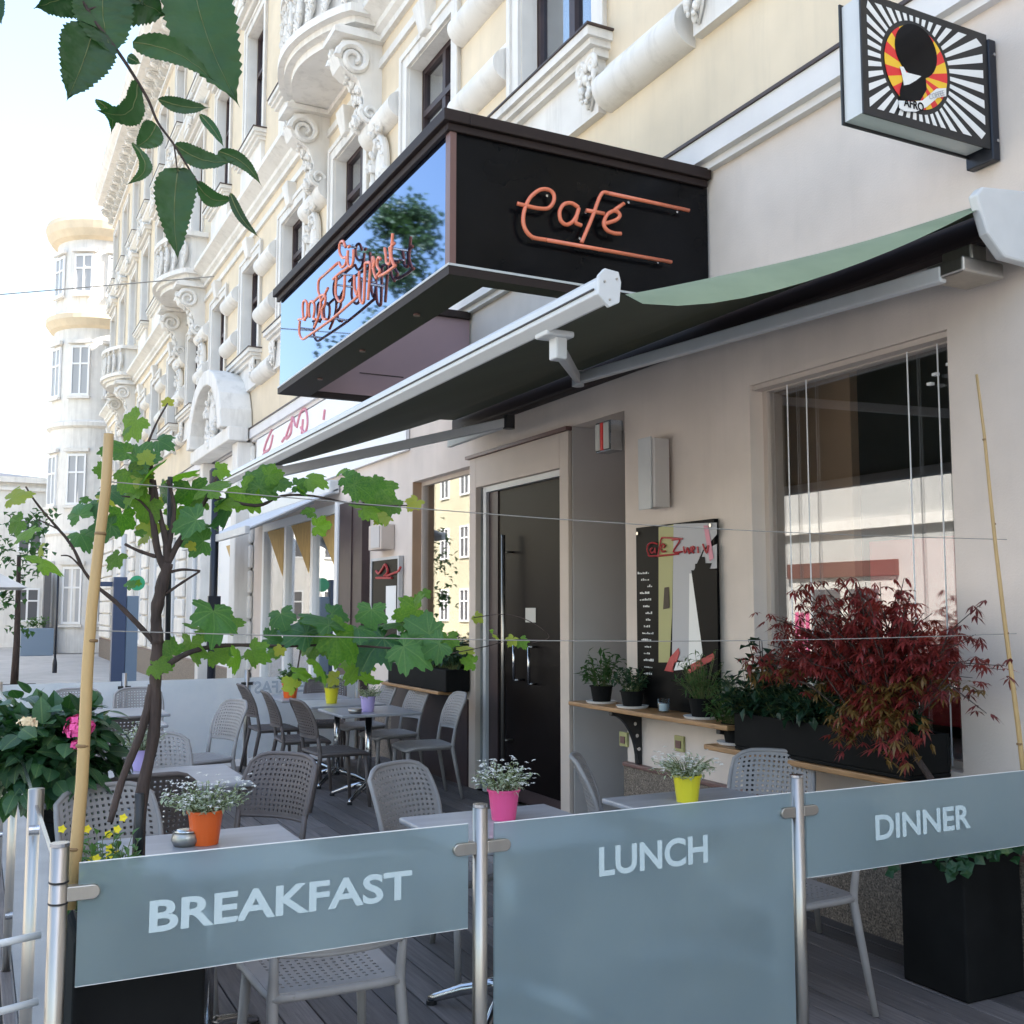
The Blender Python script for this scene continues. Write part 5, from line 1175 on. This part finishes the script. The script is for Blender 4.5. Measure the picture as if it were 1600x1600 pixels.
for pts, a, b in [([(258, 890), (246, 860), (238, 800), (236, 740), (232, 690)], .012, .006), ([(262, 885), (258, 840), (246, 790), (240, 750)], .011, .007), ([(262, 880), (278, 850), (300, 815), (325, 775), (338, 745)], .010, .005),
                  ([(255, 885), (268, 830), (272, 790), (262, 750)], .009, .005), ([(262, 895), (285, 890), (313, 892)], .005, .003), ([(256, 930), (285, 910), (312, 893)], .005, .003), ([(244, 870), (215, 860), (195, 850)], .006, .004),
                  ([(250, 1050), (275, 1030), (310, 1015), (360, 1008), (440, 1010)], .010, .005), ([(440, 1010), (520, 1008), (600, 1012), (700, 1022)], .005, .003), ([(246, 1010), (215, 975), (180, 940), (150, 915), (130, 890), (110, 850), (60, 790), (40, 760)], .008, .0025),
                  ([(110, 850), (95, 830), (60, 812)], .003, .002), ([(130, 890), (110, 870), (95, 868)], .003, .002), ([(232, 690), (245, 660), (262, 630)], .004, .002),
                  ([(325, 775), (400, 790), (440, 775), (490, 775), (560, 788), (650, 790)], .006, .002), ([(700, 1022), (760, 1010), (800, 1000), (850, 1000)], .002, .0012), ([(740, 965), (790, 960), (830, 972), (858, 995), (830, 1005)], .0015, .001), ([(235, 800), (215, 780), (190, 775)], .004, .002), ([(470, 1015), (465, 1045), (460, 1075)], .003, .002)]:
    vtube(pts, a, b, 'branch', jit=.15)
def grape_leaf_mesh(seed, m_):
    q = random.Random(seed); mb = MB(); n_ = 60; pts = []
    lobes = [(90, 1.0, 30), (38, .86, 26), (142, .86, 26), (-18, .66, 27), (198, .66, 27)]
    for k in range(n_):
        a = -90 + 18 + (360 - 36) * k / (n_ - 1); r_ = .30
        for c, h, w in lobes:
            dd = (a - c + 180) % 360 - 180; r_ = max(r_, h * (1 - .30 * (abs(dd) / w) ** 1.5) if abs(dd) < w * 1.5 else 0)
        r_ *= (1 - .10 * (k % 3 == 1) - .06 * q.random()); pts.append((r_ * math.cos(R(a)), r_ * math.sin(R(a))))
    curl = q.uniform(.10, .55); fold = q.uniform(.0, .5); ph = q.uniform(0, 6)
    def Z(x, y): r2 = x * x + y * y; return -curl * r2 + fold * abs(x) * .6 + .05 * math.sin(5 * math.atan2(y, x) + ph) * r2
    vs = [(0, 0, 0)] + [(x * .5, y * .5, Z(x * .5, y * .5) + .012 * math.sin(k * .9)) for k, (x, y) in enumerate(pts)] + [(x, y, Z(x, y)) for x, y in pts]
    fs = [(0, 1 + k, 2 + k) for k in range(n_ - 1)] + [(1 + k, 1 + n_ + k, 2 + n_ + k, 2 + k) for k in range(n_ - 1)]
    mb.add(vs, fs); return mb.mesh('leaf', m_, True)
GL = {c: [grape_leaf_mesh(60 + i, c) for i in range(8)] for c in ('grape', 'grape_dark', 'grape_yellow')}
vl = [  # u, v, size px, kind (g green, d dark, y yellow), depth offset
    (262, 628, 26, 'y'), (208, 662, 62, 'g'), (252, 690, 44, 'd'), (188, 706, 56, 'g'), (222, 716, 52, 'd'), (240, 735, 70, 'g'), (205, 745, 62, 'g'), (180, 772, 62, 'd'), (150, 790, 40, 'd'), (282, 742, 78, 'g'), (300, 770, 62, 'g'), (330, 762, 84, 'g'), (352, 800, 76, 'd'), (385, 772, 86, 'g'), (408, 752, 70, 'g'), (425, 742, 52, 'g'), (488, 748, 58, 'g'), (470, 760, 50, 'g'),
    (560, 760, 66, 'g'), (590, 768, 74, 'g'), (578, 795, 76, 'g'), (610, 790, 56, 'g'), (648, 786, 46, 'y'), (545, 748, 40, 'd'), (190, 812, 62, 'g'), (165, 822, 56, 'd'), (230, 792, 56, 'g'), (258, 770, 50, 'd'), (238, 820, 50, 'y'), (298, 815, 74, 'd'), (322, 820, 64, 'g'), (310, 845, 54, 'd'), (212, 765, 50, 'g'), (225, 840, 34, 'y'), (275, 800, 44, 'g'), (345, 735, 40, 'g'), (160, 735, 36, 'g'), (420, 770, 30, 'y'),
    (25, 776, 46, 'y'), (42, 832, 58, 'g'), (72, 880, 58, 'g'), (60, 860, 36, 'y'), (122, 800, 48, 'd'), (128, 838, 40, 'd'), (180, 873, 42, 'g'), (202, 913, 26, 'd'), (500, 822, 36, 'g'), (485, 800, 30, 'g'),
    (335, 965, 88, 'd'), (318, 985, 60, 'g'), (385, 985, 66, 'g'), (408, 968, 52, 'g'), (300, 1012, 62, 'g'), (262, 1020, 60, 'g'), (245, 1040, 40, 'g'), (340, 1022, 60, 'g'), (370, 1030, 46, 'g'), (398, 1020, 56, 'g'), (425, 1000, 50, 'd'),
    (470, 985, 92, 'd'), (505, 970, 92, 'd'), (490, 1005, 70, 'g'), (535, 1000, 84, 'g'), (560, 985, 84, 'd'), (590, 1005, 92, 'd'), (620, 975, 84, 'g'), (645, 955, 60, 'g'), (662, 985, 72, 'd'), (640, 1015, 88, 'd'), (680, 1010, 76, 'd'), (605, 1035, 72, 'g'), (560, 1040, 62, 'g'), (575, 1062, 40, 'g'), (700, 1000, 48, 'g'), (728, 1015, 36, 'y'), (735, 1035, 34, 'g'), (450, 1040, 52, 'g'), (470, 1052, 44, 'g'), (500, 1040, 52, 'g'), (455, 1070, 34, 'y'), (525, 960, 60, 'd'), (440, 965, 46, 'd'), (580, 960, 60, 'd'), (655, 935, 40, 'g'), (430, 1020, 40, 'g'), (745, 965, 26, 'y'), (800, 1000, 24, 'y'), (775, 995, 22, 'y'), (815, 1002, 26, 'g'), (520, 1060, 34, 'y')]
q = random.Random(77); vl += [(u_ + q.uniform(-22, 22), v_ + q.uniform(-16, 16), s_ * q.uniform(.45, .7), 'y' if q.random() < .25 else 'g') for (u_, v_, s_, k_) in vl if q.random() < .45]
for (u_, v_, s_, k_) in vl:
    if v_ > 930 and s_ > 40 and q.random() < .22: continue
    dy = q.uniform(-.10, .14); c = vp_(u_, v_, dy); depth = (c + vo).y * 1.02; size = s_ / FPX * depth * q.uniform(.5, .76)
    me = q.choice(GL[{'g': 'grape', 'd': 'grape_dark', 'y': 'grape_yellow'}[k_]]); o = obj('leaf', me, None, V)
    # leaf hangs: tip outwards and down, blade turned mostly to the sky and the street
    nrm = Vector((q.gauss(-.25, .45), q.gauss(-.75, .35), q.gauss(.55, .45))).normalized(); tipd = Vector((q.gauss(0, 1), q.gauss(0, .35), q.gauss(-.35, .6)))
    tipd = (tipd - nrm * tipd.dot(nrm)).normalized(); xx = tipd.cross(nrm).normalized()
    mt = Matrix((xx, tipd, nrm)).transposed().to_4x4(); o.matrix_local = Matrix.Translation(c - tipd * size * .2) @ mt @ Matrix.Scale(size, 4)

# hydrangea bush in its tall black pot
hy = thing('hydrangea_bush', 'dense dark green hydrangea bush with one pink bloom at the left edge', 'plant', (.42, 5.1, 0))
obj('pot', MB().lathe([(.10, 0), (.20, .70), (.21, .72), (.18, .72), (.001, .66)], n=28, cap=False), 'pot_black', hy)
lfm = []
for sd_ in range(3):
    mb = MB(); n_ = 9; q2 = random.Random(sd_); vs = []; fs = []
    for i in range(n_ + 1):
        t = i / n_; w = .38 * math.sin(math.pi * min(1, t ** .8)) ** .9 * (1 - .25 * t) + (.0 if i in (0, n_) else q2.uniform(-.015, .015)); z = -.22 * t * t
        vs += [(-w, t, z + .12 * w), (0, t, z - .0), (w, t, z + .12 * w)]
    for i in range(n_):
        a = 3 * i; fs += [(a, a + 1, a + 4, a + 3), (a + 1, a + 2, a + 5, a + 4)]
    lfm.append(MB().add(vs, fs).mesh('leaf', 'hydrangea', True))
q = random.Random(88); st = MB()
hub = Vector((-.12, 0, 1.0))
for k in range(290):
    w = q.uniform(0, 6.28); ph = math.acos(q.uniform(-.75, 1)); rr = q.uniform(.55, 1.0)
    d = Vector((math.sin(ph) * math.cos(w), math.sin(ph) * math.sin(w), math.cos(ph))); c = hub + Vector((d.x * .34, d.y * .36, d.z * .27)) * rr
    o = obj('leaf', lfm[k % 3], None, hy); tipd = (d + Vector((q.gauss(0, .5), q.gauss(0, .5), q.gauss(-.4, .4)))).normalized(); nrm = (d * .6 + Vector((q.gauss(0, .3), q.gauss(0, .3), .8))).normalized(); nrm = (nrm - tipd * nrm.dot(tipd)).normalized()
    xx = tipd.cross(nrm); o.matrix_local = Matrix.Translation(c) @ Matrix((xx, tipd, nrm)).transposed().to_4x4() @ Matrix.Scale(q.uniform(.08, .125), 4)
    if k % 12 == 0: st.tube([Vector((0, 0, .66)), hub.lerp(c, .5), c], [.006, .004, .003], 5)
obj('stems', st, 'stem_green', hy)
inn = MB(); 
for k in range(900):
    w = q.uniform(0, 6.28); ph = math.acos(q.uniform(-.9, 1)); rr = q.uniform(.1, .8); d = Vector((math.sin(ph) * math.cos(w), math.sin(ph) * math.sin(w), math.cos(ph)))
    inn.leaf(hub + Vector((d.x * .32, d.y * .34, d.z * .26)) * rr, Vector((q.gauss(0, 1), q.gauss(0, 1), q.gauss(0, 1))), Vector((0, 0, 1)), .09, .07)
tag(obj('inner_foliage', inn, 'hydrangea', hy), kind='stuff')
def bloom(u_, v_, r_, m_, n_, flat=1.):
    c = at(u_, v_, y=4.72) - Vector((.42, 5.1, 0)); mb = MB()
    for k in range(n_):
        w = q.uniform(0, 6.28); ph = math.acos(q.uniform(-.3, 1)); d = Vector((math.sin(ph) * math.cos(w), math.sin(ph) * math.sin(w), math.cos(ph) * flat)); p_ = c + d * r_ * q.uniform(.75, 1.15); d = (d + Vector((q.gauss(0, .35), q.gauss(0, .35), q.gauss(0, .35)))).normalized()
        for j in range(4):
            a = j * 1.57; e1 = d.orthogonal().normalized(); e2 = d.cross(e1).normalized(); mb.leaf(p_, e1 * math.cos(a) + e2 * math.sin(a), d, .019, .016, .12)
    tag(obj('bloom', mb, m_, hy))
bloom(124, 1141, .055, 'petal_pink', 60); bloom(42, 1130, .035, 'petal_cream', 16, .4); bloom(118, 1165, .02, 'petal_pink', 10)

# ------------------------------------------------------------------ hanging branch close to the camera
HY = 1.45
Hb = thing('hanging_branch', 'drooping linden branch with dark toothed leaves hanging in from the upper left', 'branch', tuple(at(190, -150, y=HY))); ho = Vector(Hb.location)
def hp_(u_, v_, dy=0): return at(u_, v_, y=HY + dy) - ho
HX = lambda a: a / 3.81
def twig(pts, r0, r1):
    q_ = smooth_path([hp_(HX(a), HX(b)) for a, b in pts], 5) if len(pts) > 2 else [hp_(HX(a), HX(b)) for a, b in pts]
    obj('twig', MB().tube(q_, [r0 + (r1 - r0) * k / (len(q_) - 1) for k in range(len(q_))], 6), 'bark', Hb, smooth=True)
twig([(330, -560), (420, -200), (520, 60), (690, 290), (790, 440), (880, 590), (940, 730), (1035, 860), (1160, 1060), (1190, 1090)], .003, .0011)
twig([(1035, 860), (1045, 930), (1055, 1010)], .0012, .0009)
twig([(520, 60), (600, 40), (700, 90)], .0016, .001); twig([(420, -200), (600, -150), (900, -220)], .002, .0015)
def big_leaf(base, tip, wpx, bend=0., twist=0., dy=(0, 0), seed=0, shape=.8, m_='hang_leaf', drop=0.0):
    """base, tip in picture units of the branch study; bend = sideways bow; twist turns the blade edge-on"""
    q2 = random.Random(seed); a = hp_(HX(base[0]), HX(base[1]), dy[0]); b = hp_(HX(tip[0]), HX(tip[1]), dy[1]); L = (b - a).length; ax = (b - a).normalized()
    view = (a + ho - Vector((0, 0, CAM_H))).normalized(); side = ax.cross(view).normalized(); nn = side.cross(ax).normalized()
    W = HX(wpx) / FPX * (a + ho - Vector((0, 0, CAM_H))).length; n_ = 36; vs = []; fs = []; mid = []
    for i in range(n_ + 1):
        t = i / n_
        w = math.sin(math.pi * min(1, t ** shape)) ** .75 * (1 - .35 * t); w *= (1 if t < .82 else max(.0, 1 - (t - .82) / .18) ** 1.2 * 1.0 + .0)
        tooth = (.075 if i % 2 else -.03) * min(1, w * 2) + q2.uniform(-.02, .02) * min(1, w)
        tw = twist * t; s_ = side * math.cos(tw) + nn * math.sin(tw); n2 = nn * math.cos(tw) - side * math.sin(tw)
        c = a + ax * L * t + side * bend * L * math.sin(math.pi * t) - nn * drop * L * math.sin(math.pi * t)
        hw = W * .5 * (w + tooth * .8); f_ = .22
        for kk in (-1, -.5, 0, .5, 1): vs.append(c + s_ * hw * kk + n2 * (-f_ * hw * abs(kk) + .03 * W * math.sin(t * 30 + abs(kk) * 5)))
    for i in range(n_):
        for k in range(4): fs.append((5 * i + k, 5 * i + k + 1, 5 * i + k + 6, 5 * i + k + 5))
    o = obj('leaf', MB().add(vs, fs), m_, Hb, smooth=True)
    rib = MB(); rib.tube([vs[5 * i + 2] + nn * -.0 - nn * .0004 for i in range(0, n_ - 1)], [.0009 * (1 - .8 * i / n_) for i in range(0, n_ - 1)], 5)
    obj('midrib', rib, 'stem_green', o)
BLV = [((1120, -260), (1428, 640), 400, -.05, .0, .8), ((560, 160), (395, 605), 300, .02, 0, .62), ((590, -60), (1000, 100), 330, .05, .3, .7), ((620, -120), (672, 350), 330, -.06, .2, .9), ((520, -60), (200, 50), 220, 0, .4, .7),
       ((790, 250), (1280, 485), 150, .10, .5, .7), ((820, 500), (560, 650), 170, .30, .6, .7), ((570, 590), (660, 800), 75, .22, .5, .8), ((940, 590), (1250, 640), 95, -.06, .4, .9), ((1190, 680), (1335, 880), 60, .04, .3, .8),
       ((930, 740), (800, 880), 150, .1, .1, .7), ((790, 850), (742, 1105), 85, .28, .5, .8), ((1040, 860), (1400, 960), 125, -.12, .5, .8), ((1300, 900), (1560, 1110), 90, .12, .4, .6), ((1060, 1000), (1062, 1560), 235, -.04, .1, .55), ((1060, 1010), (1160, 1110), 90, 0, 0, .7),
       ((1165, 1085), (1400, 1180), 110, -.22, .4, .8), ((1370, 1150), (1550, 1420), 60, -.08, .2, .7), ((-60, -80), (10, 150), 110, 0, 0, .7), ((430, 60), (560, 110), 60, 0, 0, .7), ((760, 340), (840, 380), 60, 0, 0, .7), ((700, -160), (860, 40), 240, 0, .3, .8)]
for k, (a, b, w, be, tw, sh_) in enumerate(BLV): big_leaf(a, b, w, be, tw, (0, rnd.uniform(-.03, .03)), k, sh_)

# ------------------------------------------------------------------ street furniture beyond the terrace
def lamp_post(label, u_, vtop, X, w, m_='navy_metal', kids=True):
    b = at(u_, 1055, x=X); z = at(u_, vtop, x=X).z
    t = thing('street_post', label, 'lamp post', (X, b.y, -.12))
    obj('pole', MB().tube([(0, 0, 0), (0, 0, z + .12)], w, 12), m_, t, smooth=True); obj('base', MB().lathe([(w * 2, 0), (w * 2, .25), (w * 1.1, .4)], n=14), m_, t)
    if kids:
        obj('lamp_head', MB().lathe([(w * 1.2, z + .10), (w * 1.7, z + .13), (w * 1.7, z + .30), (w * 1.2, z + .33)], n=16), m_, t); obj('switch_box', bx((-w * 1.5, -w * 1.8, 1.2), (w * 1.5, -w * .8, 1.9)), m_, t)
    return t
lamp_post('black street lamp post behind the vine in front of the ornate facade', 330, 760, 2.9, .055)
lamp_post('slim grey post rising behind the blue information pillar', 187, 838, 2.5, .05, 'alu', False)
lamp_post('thin dark post in the distance left of the bamboo cane', 85, 895, 2.0, .03, 'navy_metal', False)
b = at(195, 1056, x=2.35); ip = thing('information_pillar', 'dark blue information pillar with a lighter glazed side on the pavement', 'pillar', (2.35, b.y, -.12))
zt = at(185, 905, x=2.35).z + .12
obj('front_slab', bx((-.24, -.10, 0), (-.02, .10, zt)), 'navy', ip, bevel=.01); obj('side_slab', bx((-.015, -.08, 0), (.18, .08, zt - .32)), 'pillar_side', ip, bevel=.01); obj('arm', bx((-.48, -.03, zt - .16), (-.25, .03, zt - .08)), 'navy', ip)
obj('green_emblem', MB().tube([(.14, -.10, zt - .10), (.14, -.06, zt - .10)], .13, 20), 'green_sign', ip)
pt_ = thing('potted_street_tree', 'young thin street tree with sparse leaves and a planter at the left edge', 'tree', (.62, 19.0, -.12)); q = random.Random(91)
obj('trunk', MB().tube([(0, 0, 0), (.02, 0, 1.2), (0, 0, 2.6)], [.07, .05, .03], 8), 'bark', pt_, smooth=True); cr2 = MB()
for k in range(14):
    z = q.uniform(1.2, 3.2); w = q.uniform(0, 6.28); c = Vector((.28 * math.cos(w), .28 * math.sin(w), z))
    for j in range(22): cr2.leaf(c + Vector((q.gauss(0, .12), q.gauss(0, .12), q.gauss(0, .12))), Vector((q.gauss(0, 1), q.gauss(0, 1), q.gauss(0, 1))), Vector((0, 0, 1)), .12, .09)
obj('crown', cr2, 'herb', pt_); obj('planter', bx((-.35, -.35, 0), (.35, .35, .5)), 'pot_black', pt_, bevel=.02)
kk = thing('street_kiosk', 'small grey kiosk with a dark roof cut by the left picture edge', 'kiosk', (-.25, 16.0, -.12))
obj('wall', MB().box((-.9, -.9, 0), (.50, .9, 2.0)), 'alu', kk, bevel=.01); obj('roof', MB().add([(-1.2, -1.2, 2.0), (.85, -1.2, 2.0), (.85, 1.2, 2.0), (-1.2, 1.2, 2.0), (-.2, 0, 2.6)], [(0, 1, 4), (1, 2, 4), (2, 3, 4), (3, 0, 4), (3, 2, 1, 0)]), 'stucco_grey', kk)
obj('window', bx((-.6, -.93, 1.0), (.35, -.905, 1.8)), 'glass_upper', kk); obj('window_frame', MB().box((-.65, -.94, .95), (-.6, -.905, 1.85)).box((.35, -.94, .95), (.4, -.905, 1.85)).box((-.6, -.94, 1.8), (.35, -.905, 1.85)), 'white', kk)
b0 = at(112, 1012, x=2.35); dd = thing('doorstep_planter', 'small blue grey box standing before a dark doorway far down the street', 'planter', (2.3, 42.6, -.12))
obj('box', bx((-.75, -.3, 0), (.35, .3, 1.0)), 'pillar_side', dd, bevel=.02); q = random.Random(5); f = MB(); tuft(f, (-.2, 0, 1.0), 30, .5, .4, .12, .08, q); tag(obj('foliage', f, ['herb', 'stem_green'], dd), kind='stuff')
# bicycle-height handrail at the left edge outside the fence
hr = thing('steel_handrail', 'pale tubular rail with two short cross bars outside the left fence', 'rail', (.08, 2.9, -.12))
obj('upright', MB().tube([(0, 0, 0), (0, 0, .93)], .010, 10), 'white_metal', hr, smooth=True)
for z in (.77, .93): obj('cross_bar', MB().tube([(-.04, 0, z), (.10, .05, z)], .009, 10), 'white_metal', hr, smooth=True)
obj('foot_rail', MB().tube([(0, 0, .1), (-.04, 1.2, .1)], .010, 8), 'steel', hr, smooth=True)
# overhead cable across the street
oc = obj('overhead_cable', MB().tube([at(545, 380, y=18) - Vector((0, 18, 7)) if False else Vector((4.0, 21, 8.2)), Vector((0, 21.5, 7.4)), Vector((-8, 22, 7.9))], .012, 5), 'wire'); tag(oc, 'thin cable slung across the street from the ornate facade', 'cable')
